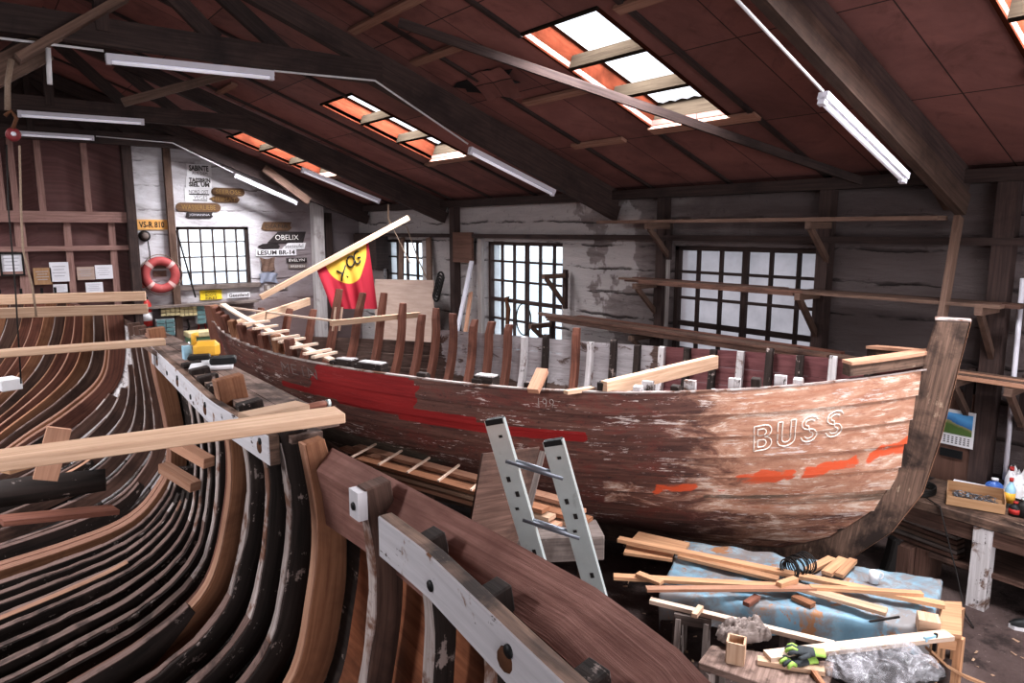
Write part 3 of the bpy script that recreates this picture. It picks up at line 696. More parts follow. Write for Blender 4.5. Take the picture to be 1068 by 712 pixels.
# small items round the lifebuoy
def gbox(name, px0, px1, py0, py1, depth, mat, label, cat, y=GY, bevel=0):
    a, b = gp(px0, py1, y - depth), gp(px1, py0, y - depth)
    return single(MB().box(((a.x + b.x) / 2, y - depth / 2, (a.z + b.z) / 2), (b.x - a.x, depth, b.z - a.z)), name, mat, label, cat, bevel=bevel)
a, b = gp(144, 300), gp(152, 278)
t = thing('first_aid_box', 'red box with a white front label behind the lifebuoy', 'box', ((a.x + b.x) / 2, GY, a.z))
MB().box(((a.x + b.x) / 2, GY - .05, (a.z + b.z) / 2), (b.x - a.x, .1, b.z - a.z)).build('case', MAT['red'], t)
MB().box(((a.x + b.x) / 2, GY - .103, (a.z + b.z) / 2), ((b.x - a.x) * .5, .006, (b.z - a.z) * .4)).build('label_plate', MAT['white'], t)
c = gp(151, 246, 15.42)
t = thing('wall_lamp', 'round bulkhead lamp below the orange yellow board', 'lamp', c)
mb = MB(); mb.lathe(c, [(0, 0), (.1, 0), (.11, .03), (.1, .07), (0, .07)], 18, Matrix.Rotation(R(-90), 3, 'X')); mb.build('housing', MAT['iron'], t)
mb = MB(); mb.lathe(c, [(.075, 0), (.06, .035), (.03, .05), (0, .055)], 16, Matrix.Rotation(R(90), 3, 'X')); mb.build('lens', MAT['grey'], t)
mb = MB(); mb.tube([gp(154, 250), gp(156, 262), gp(157, 276)], .01, 6); single(mb, 'lamp_cable', MAT['iron'], 'dark cable running down from the round lamp', 'cable')
a = gp(166, 281)
t = thing('name_board', 'brown planks seen through the opening of the lifebuoy', 'board', a)
for z in (.08, -.08): MB().box((a.x, GY - .02, a.z + z), (.24, .04, .12)).build('plank', MAT['strut'], t)
# folded brown shirt and grey trousers hanging by the name boards
def drape(px0, px1, py0, py1, mat, name, label, cat, seed, y=GY - .05):
    rr = random.Random(seed); a, b = gp(px0, py1, y), gp(px1, py0, y); rows = []
    for i in range(9):
        z = b.z + (a.z - b.z) * i / 8; row = []
        for j in range(13):
            f = j / 12; w = 1 - .18 * math.sin(i / 8 * 3.1); x = (a.x + b.x) / 2 + (f - .5) * (b.x - a.x) * w
            row.append(V((x, y + .02 * math.sin(f * 14 + i * .5 + seed) + .01 * rr.random(), z + .02 * math.sin(f * 6 + seed))))
        rows.append(row)
    mb = MB(); mb.smooth = True; mb.grid(rows); single(mb, name, mat, label, cat)
drape(272, 287, 269, 283, MAT['strut'], 'work_jacket', 'brown jacket hanging under the white lettered board', 'clothing', 2)
drape(270, 290, 284, 295, plain('grey_blue_cloth', (.24, .25, .31), .9), 'work_trousers', 'grey blue folded cloth hanging below the brown jacket', 'clothing', 5)
# long poles by the window
piece('boat_hook', gp(184, 240, 15.3), gp(204, 310, 15.1), .025, .025, MAT['iron'], 'dark thin pole leaning across the left part of the gable window', 'pole')
# papers on the partition
def paper(px0, px1, py0, py1, label, mat='paper', frame=None):
    y = 15.39; a, b = gp(px0, py1, y), gp(px1, py0, y)
    t = thing('notice_sheet', label, 'paper', ((a.x + b.x) / 2, y, a.z), 'papers on the partition')
    MB().box(((a.x + b.x) / 2, y, (a.z + b.z) / 2), (b.x - a.x, .008, b.z - a.z)).build('sheet', MAT[mat], t)
    mb = MB(); w = b.x - a.x; h = b.z - a.z
    for k in range(4): mb.box((a.x + w * .48, y - .006, b.z - h * (.22 + .16 * k)), (w * (.7 - .15 * (k % 2)), .003, h * .035))
    mb.build('printed_lines', plain('grey_print', (.4, .38, .42), .9), t)
    if frame:
        mb = MB()
        for x in (a.x, b.x): mb.box((x, y - .01, (a.z + b.z) / 2), (.03, .025, h + .03))
        for z in (a.z, b.z): mb.box(((a.x + b.x) / 2, y - .01, z), (w, .025, .03))
        mb.build('frame', MAT['iron'], t)
paper(2, 23, 264, 287, 'framed white document at the left edge of the partition', frame=1)
paper(53, 71, 273, 294, 'tall white sheet right of the brown cardboard notice')
paper(36, 53, 279, 297, 'brown cardboard notice with black bars on the partition', 'card')
paper(81, 98, 278, 292, 'cream sheet left of the pair on the right panel', 'ply_pale')
paper(100, 117, 276, 291, 'white sheet at the right end of the partition')
paper(90, 107, 294, 306, 'low white sheet just above the pale cross planks')
paper(56, 70, 296, 305, 'small pale sheet under the tall white one')
# shelf, drawers, bins, tools on the lower gable
sz = at(190, 320, Y=15.2).z
single(MB().box((gp(190, 318).x, 15.33, sz + .02), (2.9, .3, .04)), 'wall_shelf', MAT['grey'], 'long grey wall shelf under the gable window', 'shelf')
def bins(px0, px1, py0, py1, cols, rows, mat, body, name, label, depth=.18, y=15.44):
    a, b = gp(px0, py1, y - depth), gp(px1, py0, y - depth); t = thing(name, label, 'drawer cabinet', ((a.x + b.x) / 2, y, a.z))
    MB().box(((a.x + b.x) / 2, y - depth / 2 + .01, (a.z + b.z) / 2), (b.x - a.x, depth - .02, b.z - a.z)).build('casing', MAT[body], t)
    w = (b.x - a.x) / cols; h = (b.z - a.z) / rows
    for i in range(cols):
        for j in range(rows): MB().box((a.x + w * (i + .5), y - depth, a.z + h * (j + .5)), (w * .88, .04, h * .82)).build('drawer', MAT[mat], t)
bins(168, 187, 318, 330, 4, 3, 'bin', 'grey', 'drawer_cabinet', 'left half of the pale yellow drawer cabinets under the shelf')
bins(188, 205, 318, 330, 4, 3, 'bin', 'grey', 'drawer_cabinet', 'right half of the pale yellow drawer cabinets under the shelf')
bins(164, 182, 332, 351, 2, 4, 'teal', 'white', 'drawer_cabinet', 'white cabinet with teal drawers, lower one beside red tools')
bins(206, 223, 317, 338, 2, 4, 'teal', 'white', 'drawer_cabinet', 'white cabinet with dark drawers at the shelf end')
# bench along the gable with a green case
bz = at(190, 372, Y=14.4).z
t = thing('gable_bench', 'pale cluttered workbench along the gable wall', 'bench', (4.0, 14.6, 0))
MB().box((4.2, 14.75, bz - .04), (3.4, 1.2, .08)).build('top', MAT['grey'], t)
for x in (2.7, 5.7):
    for y in (14.3, 15.2): MB().box((x, y, bz / 2 - .04), (.1, .1, bz - .08)).build('leg', MAT['grey'], t)
def onbench(name, px, py, size, mat, label, cat, y=14.6, build=None, bevel=.01):
    p = at(px, py, Y=y); return single(MB().box((p.x, y, bz + size[2] / 2 + .002), size), name, mat, label, cat, bevel=bevel)
p = at(213, 360, Y=14.8)
t = thing('tool_case', 'green metal case with pale lid on the gable bench', 'case', (p.x, 14.8, bz))
MB().box((p.x, 14.8, bz + .16), (.62, .32, .31)).build('body', MAT['green'], t, bevel=.015)
MB().box((p.x, 14.8, bz + .37), (.66, .36, .11)).build('lid', MAT['bin'], t, bevel=.015)
mb = MB(); mb.tube([(p.x - .1, 14.62, bz + .2), (p.x - .08, 14.59, bz + .24), (p.x + .08, 14.59, bz + .24), (p.x + .1, 14.62, bz + .2)], .012, 6); mb.build('handle', MAT['iron'], t)
def spray(px, py, z, y, mat, cap, label, name='spray_can', h=.26, r=.04):
    p = at(px, py, Y=y); t = thing(name, label, 'can' if name == 'spray_can' else 'bottle', (p.x, y, z))
    mb = MB(); mb.lathe((p.x, y, z), [(0, 0), (r, 0), (r, h * .7), (r * .6, h * .8), (r * .45, h * .82)], 14); mb.build('body', MAT[mat], t)
    mb = MB(); mb.lathe((p.x, y, z), [(r * .45, h * .8), (r * .5, h * .83), (r * .45, h), (0, h)], 12); mb.build('cap', MAT[cap], t)
spray(148, 352, bz, 14.6, 'white', 'red', 'white can with red cap at the left of the gable bench')
spray(158, 352, bz, 14.7, 'lamp_white', 'black', 'pale can with black cap left of the teal drawers')
spray(190, 356, bz, 14.6, 'red', 'black', 'red bottle left of the green case', 'bottle')
spray(197, 358, bz, 14.5, 'red', 'white', 'red bottle with white cap touching the green case', 'bottle')
a = at(152, 316, Y=15.3)
t = thing('fire_extinguisher', 'red extinguisher with white label hanging behind the plank ends', 'extinguisher', (a.x, 15.3, a.z - .35))
mb = MB(); mb.lathe((a.x, 15.32, a.z - .45), [(0, 0), (.1, 0), (.1, .42), (.06, .5), (.03, .53)], 16); mb.build('cylinder', MAT['red'], t)
mb = MB(); mb.lathe((a.x, 15.32, a.z - .35), [(.102, 0), (.102, .17)], 16); mb.build('label_band', MAT['white'], t)
MB().box((a.x, 15.3, a.z + .1), (.06, .14, .05)).build('valve', MAT['black'], t)
for k, px in enumerate((206, 214, 196, 172)):
    c = at(px, 340 + 4 * (k % 2), Y=15.475); mb = MB(); mb.tube([c + V((0, 0, .14)), c + V((.03, 0, -.02)), c + V((-.03, 0, -.14))], .018, 6)
    single(mb, 'hand_tool', MAT['red' if k < 2 else 'iron'], ['red handled tool on the wall by the dark drawers', 'red handled tool left of the boat stern', 'black tool on the wall over the green case', 'black tool behind the teal drawers'][k], 'tool')
# clamps lying behind the left boat on the partition ledge
lz = at(30, 309, Y=14.9).z - .045
for k, (px, py) in enumerate(((8, 301), (30, 299), (52, 303), (66, 305))):
    c = at(px, py, Y=14.85); c.z = lz + .03; mb = MB(); mb.bar(c + V((-.15, 0, .0)), c + V((.15, .03, 0)), .03, .05); mb.bar(c + V((-.12, 0, 0)), c + V((-.12, -.02, .16)), .04, .03); mb.bar(c + V((.08, 0, .0)), c + V((.08, -.14, .02)), .04, .03)
    single(mb, 'bar_clamp', MAT['black'], ['black bar clamp at the left edge under the framed document', 'black bar clamp below the brown cardboard notice', 'black bar clamp below the tall white sheet', 'black bar clamp near the low white sheet'][k], 'clamp')
single(MB().box((.9, 14.95, at(30, 309, Y=14.9).z - .07), (2.6, .5, .05)), 'clamp_ledge', MAT['strut'], 'brown ledge carrying black clamps before the partition', 'shelf')

# ------------------------------------------------------------------ long wall: racks
LX = 7.05
def wx(px, py, X=LX): return at(px, py, X=X)
def board(p, q, w, h, mat, label, group, name='rack_board', up=(0, 0, 1)): return piece(name, p, q, w, h, MAT[mat], label, 'board', group, up)
board(V((7.05, wx(628, 231).y, 3.31)), V((7.05, 2.75, 3.31)), .22, .04, 'strut', 'long brown board on the highest wall rack', 'lumber on the wall racks')
def bracket(px, py, z, dz, label, x0=6.85):
    y = wx(px, py).y; t = thing('rack_bracket', label, 'bracket', (7.3, y, z))
    MB().bar((x0, y, z - .04), (7.34, y, z - .04), .06, .07).build('arm', MAT['strut'], t)
    MB().bar((x0 + .06, y, z - .07), (7.3, y, z - dz), .045, .06).build('diagonal', MAT['strut'], t)
    MB().box((7.3, y, z - dz / 2), (.05, .07, dz + .1)).build('upright', MAT['truss'], t)
bracket(685, 235, 3.29, .42, 'bracket of the highest rack beside the middle post'); bracket(853, 235, 3.29, .42, 'bracket of the highest rack right of the right window')
bracket(672, 296, 2.52, .42, 'bracket of the middle rack left of the right window'); bracket(842, 305, 2.55, .5, 'bracket of the middle rack at the right window edge')
bracket(1030, 318, 2.55, .5, 'bracket of the middle rack at the right photo edge'); bracket(577, 290, 2.55, .5, 'bracket in front of the left window')
bracket(668, 350, 1.83, .4, 'bracket of the low rack below the right window'); bracket(563, 340, 1.76, .4, 'bracket of the low rack below the left window'); bracket(820, 372, 1.86, .4, 'bracket of the low rack above the boat bow'); bracket(1003, 384, 1.89, .4, 'bracket of the low rack just right of the stem'); bracket(1062, 388, 1.89, .4, 'bracket of the low rack at the right photo edge')
rr = random.Random(4)
def lumber(n, px0, px1, z, label, x0=6.85, xs=.4, jit=.5, mats=('rack', 'strut', 'rack', 'oak_red')):
    y0, y1 = wx(px0, 290).y, wx(px1, 300).y
    for k in range(n):
        w = rr.uniform(.07, .12); x = x0 + (xs * ((k % 4) + .5) / 4); lay = k // 4
        a = y0 + rr.uniform(-jit, .1) * 1.0; b = y1 + rr.uniform(-.1, jit)
        zz = z + .009 + lay * .029
        board(V((x, a, zz)), V((x, b, zz)), w * .8, .028, mats[k % len(mats)], label % ['nearest the room', 'second from the room', 'third from the room', 'against the wall'][k % 4] + (' bottom layer', ' second layer', ' top layer')[lay], 'lumber on the wall racks')
lumber(8, 650, 850, 2.52, 'dark plank %s on the middle rack before the right window,')
lumber(4, 836, 1062, 2.55, 'brown plank %s on the middle rack right of the window,', jit=.15, mats=('strut', 'rack'))
lumber(12, 566, 900, 1.86, 'dark plank %s on the low rack above the old boat,', jit=.9)
lumber(4, 985, 1100, 1.9, 'brown plank %s on the low rack right of the stem,', jit=.1, mats=('oak_light', 'strut'))
# hoop and blade in front of the left window
c = wx(546, 333, 7.47); mb = MB(); mb.tube([c + V((0, .2 * math.cos(a), .27 * math.sin(a))) for a in [2 * math.pi * k / 24 for k in range(24)]], .012, 6, closed=True); single(mb, 'iron_hoop', MAT['iron'], 'thin dark hoop hanging before the left window', 'hoop')
c = wx(528, 328, 7.46); mb = MB(); mb.prism([c + V((0, a, b)) for a, b in ((.03, -.33), (-.03, -.36), (-.09, .1), (-.02, .25), (-.07, .33), (.05, .3), (.02, .1))], V((.03, 0, 0))); single(mb, 'drawknife', MAT['rust'], 'dark curved blade standing up before the left window', 'tool')
# planks and plywood leaning by the left window
def to_floor(p, q): return q + (p - q) * ((q.z - .02) / (q.z - p.z))
piece('leaning_plank', to_floor(at(478, 340, X=6.95), at(492, 272, X=7.25)), at(492, 272, X=7.25), .1, .03, MAT['lamp_white'], 'white plank leaning left of the left window', 'board', up=(1, 0, 0))
piece('leaning_plank', to_floor(at(486, 342, X=6.95), at(491, 305, X=7.2)), at(491, 305, X=7.2), .1, .03, MAT['oak_light'], 'short brown plank leaning beside the white plank', 'board', up=(1, 0, 0))
p = at(482, 258, X=7.25); single(MB().box((7.27, p.y, p.z), (.05, .62, .55)), 'wall_panel', MAT['ply_brown'], 'square brown panel on the wall left of the left window', 'board')
def sheet(pxs, X0, X1, mat, name, label, th=.02):
    P = [at(px, py, X=(X1 if i in (0, 1) else X0)) for i, (px, py) in enumerate(pxs)]
    P[2] = P[1] + (P[2] - P[1]) * (P[1].z / (P[1].z - P[2].z)); P[3] = P[0] + (P[3] - P[0]) * (P[0].z / (P[0].z - P[3].z))
    single(MB().prism(P, V((th, 0, 0))), name, mat, label, 'board')
sheet([(391, 291), (452, 292), (452, 345), (391, 345)], 6.9, 7.05, MAT['ply_pale'], 'plywood_sheet', 'pale plywood sheet leaning behind the ribs right of the flag')
piece('leaning_plank', to_floor(at(449, 330, X=7.2), at(447, 248, X=7.34)), at(447, 248, X=7.34), .18, .03, MAT['strut'], 'brown plank standing right of the small far window', 'board', up=(1, 0, 0))
piece('leaning_plank', to_floor(at(418, 300, X=7.2), at(419, 248, X=7.34)), at(419, 248, X=7.34), .2, .03, MAT['strut'], 'brown plank standing left of the small far window', 'board', up=(1, 0, 0))
mb = MB(); mb.tube([at(424, 236, X=6.8), at(436, 270, X=6.8), at(445, 290, X=6.8)], .012, 6); single(mb, 'hanging_rope', MAT['rope'], 'pale rope slanting before the small far window', 'rope')
mb = MB(); mb.tube([at(405, 213, X=6.0), at(405, 228, X=6.0), at(409, 236, X=6.0)], .02, 6); mb.tube([at(409, 236, X=6), at(428, 275, X=6)], .009, 5); single(mb, 'hanging_rope', MAT['rope'], 'rope sling from the truss holding up the flag pole', 'rope')
mb = MB(); c = at(457, 300, X=6.95)
for k in range(7): mb.tube([c + V((0, .1 * math.cos(a) + .03 * k - .1, .1 * math.sin(a) - .06 * k + .2)) for a in [2 * math.pi * j / 10 for j in range(10)]], .02, 6, closed=True)
single(mb, 'iron_chain', MAT['iron'], 'tangle of dark chain hanging right of the plywood sheet', 'chain')
piece('leaning_plank', to_floor(at(346, 330, Y=15.2), at(342, 222, Y=15.4)), at(342, 222, Y=15.4), .16, .03, MAT['truss'], 'dark board standing in the far corner right of the white post', 'board', up=(0, 1, 0))
p = at(354, 239, X=7.2); single(MB().box((7.2, p.y, p.z), (.12, .3, .5)), 'wall_box', MAT['grey'], 'pale grey box high in the dark far corner', 'box')
# dark tool cupboard by the flag
p = at(385, 262, X=7.2); single(MB().box((7.24, p.y, p.z), (.3, 1.1, .75)), 'tool_cupboard', MAT['truss'], 'dark cupboard on the wall behind the flag', 'cupboard')
# ------------------------------------------------------------------ the old boat
BA, BS = V((6.05, 2.36, 0)), V((2.70, 10.30, 0)); bd = (BA - BS).normalized(); bn = V((bd.y, -bd.x, 0))
def itp(x, pts):
    if x <= pts[0][0]: return pts[0][1]
    for (a, b), (c, d) in zip(pts[:-1], pts[1:]):
        if x <= c: return b + (d - b) * (x - a) / (c - a)
    return pts[-1][1]
BOW = [(.2, 7.1), (.36, 7.71), (.55, 8.07), (.85, 8.38), (1.19, 8.53), (2.08, 8.62), (2.6, 8.66)]
STN = [(.2, 1.1), (.5, .85), (1.05, .45), (1.27, .33), (1.62, .13), (1.91, 0), (2.3, -.1)]
KZ = .25
def sheer(t): return 1.85 + .09 * ((.54 - t) / .54) ** 2 if t < .54 else 1.85 + .25 * ((t - .54) / .46) ** 2
def hull(side, v, t, off=0.0):
    z = KZ + (sheer(t) - KZ) * v; zz = min(z, 2.3)
    a0 = itp(zz, STN); a = a0 + (itp(zz, BOW) - a0) * t; vv = min(v, 1)
    e = (1.5 + .8 * vv ** .8) if t < .5 else (1.45 + 1.79 * vv ** .8)
    b = 1.37 * (1 - abs(2 * t - 1) ** e) * (1 - (1 - vv) ** 2.5) ** .62
    return BS + bd * a + bn * (side * max(b + off, .04)) + V((0, 0, z))
def ax(a, z, n=0.0): return BS + bd * a + bn * n + V((0, 0, z))
def inpoly(x, y, P):
    c = False
    for i in range(len(P)):
        (x1, y1), (x2, y2) = P[i], P[i - 1]
        if (y1 > y) != (y2 > y) and x < (x2 - x1) * (y - y1) / (y2 - y1) + x1: c = not c
    return c
def m_hull():
    t = NT('stripped_old_hull_planking'); uv = t.coord('UV', (.55, 7, 1)); uv2 = t.coord('UV', (1.6, 9, 1)); ob = t.coord('Object'); ub = t.coord('UV', (1, 2.2, 1))
    at_ = t.n('ShaderNodeAttribute'); at_.attribute_name = 'paint'; sp = t.n('ShaderNodeSeparateColor'); t.l(at_.outputs['Color'], sp.inputs[0])
    red, pale, org, grn = sp.outputs[0], sp.outputs[1], sp.outputs[2], at_.outputs['Alpha']
    n1 = t.noise(uv, 2.2, 8, .7, .8); n2 = t.noise(ub, 2.6, 8, .72, .6); n3 = t.noise(uv2, 4, 6, .75, .3); n4 = t.noise(ub, 9, 6, .75)
    c = t.ramp(n1, (.3, (.045, .022, .02)), (.5, (.13, .058, .046)), (.68, (.21, .105, .082)))
    c = t.mix(t.ramp(n2, (.5, 0), (.62, .75)), c, (.17, .045, .036))                    # remains of red
    c = t.mix(t.ramp(n4, (.56, 0), (.68, .8)), c, (.028, .017, .016))                    # dark stains
    pc = t.ramp(n2, (.3, (.3, .13, .085)), (.5, (.47, .26, .18)), (.66, (.62, .44, .35)))
    pc = t.mix(t.ramp(n1, (.52, 0), (.66, .85)), pc, (.4, .17, .1))
    pc = t.mix(t.ramp(n3, (.6, 0), (.66, .7)), pc, (.13, .07, .05))
    pc = t.mix(t.ramp(n4, (.54, 0), (.68, .75)), pc, (.27, .1, .07))
    pc = t.mix(t.ramp(t.math('ADD', t.math('MULTIPLY', n2, .5), t.math('MULTIPLY', n3, .5)), (.535, 0), (.575, .8)), pc, (.74, .62, .54))
    f = t.math('ADD', pale, t.math('MULTIPLY', t.math('SUBTRACT', n2, .5), 1.3)); c = t.mix(t.ramp(f, (.4, 0), (.66, 1)), c, pc)
    f = t.math('ADD', grn, t.math('MULTIPLY', t.math('SUBTRACT', n1, .5), 1.0)); c = t.mix(t.ramp(f, (.45, 0), (.65, .9)), c, t.ramp(n3, (.3, (.04, .032, .025)), (.6, (.14, .115, .09)), (.72, (.3, .26, .23))))
    # white paint flecks along the plank edges
    f = t.math('ADD', t.math('MULTIPLY', n3, .62), t.math('MULTIPLY', t.noise(ub, 1.4, 3, .6), .38))
    c = t.mix(t.ramp(f, (.575, 0), (.6, .95)), c, (.62, .52, .49))
    f = t.math('ADD', t.math('MULTIPLY', org, .72), t.math('MULTIPLY', t.math('SUBTRACT', n2, .5), 2.0)); c = t.mix(t.ramp(f, (.46, 0), (.62, .95)), c, (.62, .1, .035))
    f = t.math('ADD', red, t.math('MULTIPLY', t.math('SUBTRACT', n4, .5), .5)); c = t.mix(t.ramp(f, (.48, 0), (.54, .96)), c, t.ramp(n1, (.3, (.2, .008, .01)), (.7, (.33, .018, .018))))
    t.bump(t.math('ADD', n3, t.math('MULTIPLY', n1, .6)), .35, .008)
    return t.done(c, .62)
MAT['hull'] = m_hull()
BOAT = thing('wooden_boat', 'old double-ended wooden boat hull with stripped red brown planking and bare ribs', 'boat', ax(4.3, .06))
NS, NTT = 9, 150
POLY_RED = [[(.385, 1.05), (.5, 1.05), (.53, .955), (.515, .8), (.34, .8), (.355, .86)], [(.2, .822), (.34, .795), (.51, .745), (.715, .745), (.715, .80), (.5, .81), (.34, .83)], [(-.01, .6), (.03, .6), (.02, .86), (-.01, .9)]]
POLY_ORG = [[(.852, .505), (.905, .535), (.905, .605), (.852, .57)], [(.91, .545), (.955, .57), (.955, .645), (.91, .6)], [(.965, .6), (.995, .64), (.995, .7), (.965, .66)], [(.775, .44), (.82, .46), (.82, .53), (.775, .5)]]
def paint_at(v, t):
    r = 1.0 if any(inpoly(t, v, P) for P in POLY_RED) else .08 + (.22 if (t < .36 and v > .72) else 0)
    p = max(0, min(1, (t - .74) / .16)) * (1 if v > .32 else .55)
    p = max(p, .42 if (.72 < t and .36 < v < .52) else 0)
    o = 1.0 if any(inpoly(t, v, P) for P in POLY_ORG) else (.28 if t > .75 and .4 < v < .62 else 0)
    g = max(0, min(1, (.62 - v) / .12)) * max(0, min(1, (.62 - t) / .15))
    if t > .82 and .38 < v < .47: g = .55
    return (r, p, o, g)
mb = MB(); mb.att = []; mb.smooth = True
for k in range(NS):
    va, vb = k / NS, (k + 1) / NS; P = []; uv = []
    for i in range(5):
        f = i / 4; v = va + (vb - va) * f; row = []; ur = []
        for j in range(NTT + 1):
            t_ = j / NTT; row.append(hull(1, v, t_, .02 + .016 * (1 - f)))
            ur.append((t_ * 8.6, v * 2.1 + k * .7)); mb.att.append(paint_at(v, t_))
        P.append(row); uv.append(ur)
    mb.grid(P, uv)
    # the lower edge of each strake
    o = len(mb.v); P = [[hull(1, va, j / NTT, .0) for j in range(NTT + 1)], [hull(1, va, j / NTT, .036) for j in range(NTT + 1)]]
    mb.att += [(.0, .0, 0, .9)] * (2 * (NTT + 1)); mb.grid(P)
mb.build('near_planking', MAT['hull'], BOAT)
# sheer edge, pale
mb = MB(); mb.sweep([hull(1, 1, j / 80, 0) for j in range(81)], bn, V((0, 0, 1)), .05, .012); mb.build('sheer_edge', MAT['edge'], BOAT)
def m_inner():
    t = NT('worn_inner_planking'); uv = t.coord('UV', (.8, 6, 1)); ub = t.coord('UV', (1, 2, 1)); at_ = t.n('ShaderNodeAttribute'); at_.attribute_name = 'paint'
    sp = t.n('ShaderNodeSeparateColor'); t.l(at_.outputs['Color'], sp.inputs[0]); n1 = t.noise(uv, 2.4, 8, .7, .8); n2 = t.noise(ub, 3, 8, .72, .6)
    c = t.ramp(n1, (.3, (.05, .03, .026)), (.66, (.19, .125, .105)))
    f = t.math('ADD', sp.outputs[0], t.math('MULTIPLY', t.math('SUBTRACT', n2, .5), 1.1)); c = t.mix(t.ramp(f, (.48, 0), (.56, 1)), c, t.ramp(n1, (.3, (.34, .3, .31)), (.7, (.58, .54, .56))))
    f = t.math('ADD', sp.outputs[1], t.math('MULTIPLY', t.math('SUBTRACT', n2, .5), .7)); c = t.mix(t.ramp(f, (.45, 0), (.55, 1)), c, t.ramp(n1, (.3, (.11, .035, .04)), (.7, (.24, .1, .1))))
    t.bump(n1, .4, .01); return t.done(c, .8)
MAT['inner'] = m_inner()
mb = MB(); mb.att = []; mb.smooth = True
for k in range(NS):
    va, vb = k / NS, (k + 1) / NS; P = []; uv = []
    for i in range(3):
        f = i / 2; v = va + (vb - va) * f; row = []; ur = []
        for j in range(101):
            t_ = j / 100; vv = v if t_ > .33 or k < NS - 1 else va + (vb - va) * f * .02
            row.append(hull(-1, vv, t_, .02 + .012 * (1 - f))); ur.append((t_ * 8.6, v * 2.1 + k * .7))
            w = .62 if (.33 < t_ < .69 and v > .66) else (.2 if v < .6 else .3); w = .05 if t_ >= .7 else w
            mb.att.append((w, 1.0 if t_ > .69 else .0, 0, 1))
        P.append(row); uv.append(ur)
    mb.grid(P, uv, flip=True)
mb.build('far_planking', MAT['inner'], BOAT)
# stem, sternpost, keel
OUT = [(8.86, 2.5), (8.80, 2.04), (8.74, 1.55), (8.65, 1.07), (8.46, .7), (8.12, .34), (7.6, .14), (7.0, .08)]
INN = [(7.0, .27), (7.6, .36), (8.0, .56), (8.3, .86), (8.46, 1.2), (8.56, 2.08), (8.64, 2.5)]
def prof(P, w): return [ax(a, z, -w / 2) for a, z in P]
st = MB().prism(prof(OUT + INN, .15), bn * .15).build('stem', MAT['stem'], BOAT, bevel=.008)
mb = MB(); Q = [ax(a + .012, z, 0) for a, z in OUT]; mb.sweep(Q, bn, V((0, 0, 1)), .085, [.02] * len(Q)); mb.build('stem_band', MAT['oak_light'], st)
mb = MB(); mb.box(ax(8.75, 2.51, 0), (.24, .15, .012), math.atan2(bd.y, bd.x)); mb.build('stem_cap', MAT['edge'], st)
MB().prism(prof([(-.14, 2.16), (-.06, 1.7), (.12, 1.25), (.35, .85), (.65, .45), (1.0, .12), (1.5, .08), (1.5, .27), (1.1, .36), (.82, .6), (.5, 1.05), (.2, 1.6), (.06, 1.92), (.03, 2.16)], .13), bn * .13).build('sternpost', MAT['oak_red'], BOAT)
MB().bar(ax(1.4, .17), ax(7.1, .17), .16, .2).build('keel', MAT['old_brown'], BOAT)
# bow rail and short rail pieces over the planking
def rail(side, t0, t1, name, mat, dz=.04, w=.1, h=.09):
    n = 14; pts = [hull(side, 1, t0 + (t1 - t0) * k / n, -.03) + V((0, 0, dz)) for k in range(n + 1)]
    A = []
    for k in range(n + 1):
        d = pts[min(k + 1, n)] - pts[max(k - 1, 0)]; d.z = 0; d.normalize(); A.append(V((d.y, -d.x, 0)))
    mb = MB(); mb.m = 0; mb.sweep(pts, A, V((0, 0, 1)), w, h); return mb.build(name, mat, BOAT)
rail(1, .935, .997, 'bow_rail', MAT['stem']); rail(-1, .95, .997, 'bow_rail', MAT['stem'])
rail(1, .935, .997, 'rail_cap', MAT['oak_light'], .13, .13, .025); rail(-1, .95, .997, 'rail_cap', MAT['oak_light'], .13, .13, .025)
# ribs
rr = random.Random(11)
def rib(side, t, ext, vlow, mat, sided=.075, mould=.1, name='rib', lean=0.0, taper=.75):
    n = 14; pts = []; B = []; A = []
    vs = [vlow + (1 - vlow) * k / n for k in range(n + 1)]
    def ends(v):
        z = min(KZ + (sheer(t) - KZ) * v, 2.3); return itp(z, STN), itp(z, BOW)
    e0, e1 = ends(1); a_ = e0 + (e1 - e0) * t
    for v in vs:
        e0, e1 = ends(v); pts.append(hull(side, v, max(.01, min(.99, (a_ - e0) / (e1 - e0))), -.012))
    top = pts[-1] + (pts[-1] - pts[-2]).normalized() * .0
    dirn = (pts[-1] - pts[-3]).normalized()
    if ext > 0:
        for k in (1, 2): pts.append(top + dirn * (ext * k / 2) + V((0, 0, 0)) + bd * (lean * k / 2))
    N = len(pts)
    for i in range(N):
        tg = (pts[min(i + 1, N - 1)] - pts[max(i - 1, 0)]).normalized(); a = bd.copy(); b = tg.cross(a).normalized()
        if b.dot(bn) * side > 0: b = -b
        A.append(a); B.append(b)
    hh = [mould * (1.25 - .4 * i / N) for i in range(N)]; hh[-1] *= taper
    mb = MB(); mb.sweep(pts, A, B, sided, hh); return mb.build(name, MAT[mat], BOAT, bevel=.006)
TF = [.17, .205, .243, .279, .31, .337, .367, .40, .428, .46]
XF = [.50, .46, .47, .34, .2, .3, .24, .18, .17, .15]
for t, e in zip(TF, XF): rib(-1, t, e, .18, 'oak_red', .085, .1, lean=rr.uniform(-.04, .04), taper=rr.uniform(.5, .9))
rib(-1, .572, .17, .2, 'oak_red', .085, .09)
for k in range(14):
    t = .488 + .0355 * k
    if abs(t - .572) < .015: continue
    rib(-1, t, rr.choice((0.01, .03, .06)), .2, 'old' if k % 3 else 'old_white', .07, .085)
for t in (.06, .1, .135): rib(-1, t, .2, .3, 'oak_red', .08, .09)
for k, t in enumerate((.03, .055, .085, .115, .15, .185, .22, .25, .285, .315)):
    rib(1, t, .27 - .012 * k + rr.uniform(-.03, .03), .35, 'oak_red' if k % 4 else 'oak', .085, .1, taper=.9)
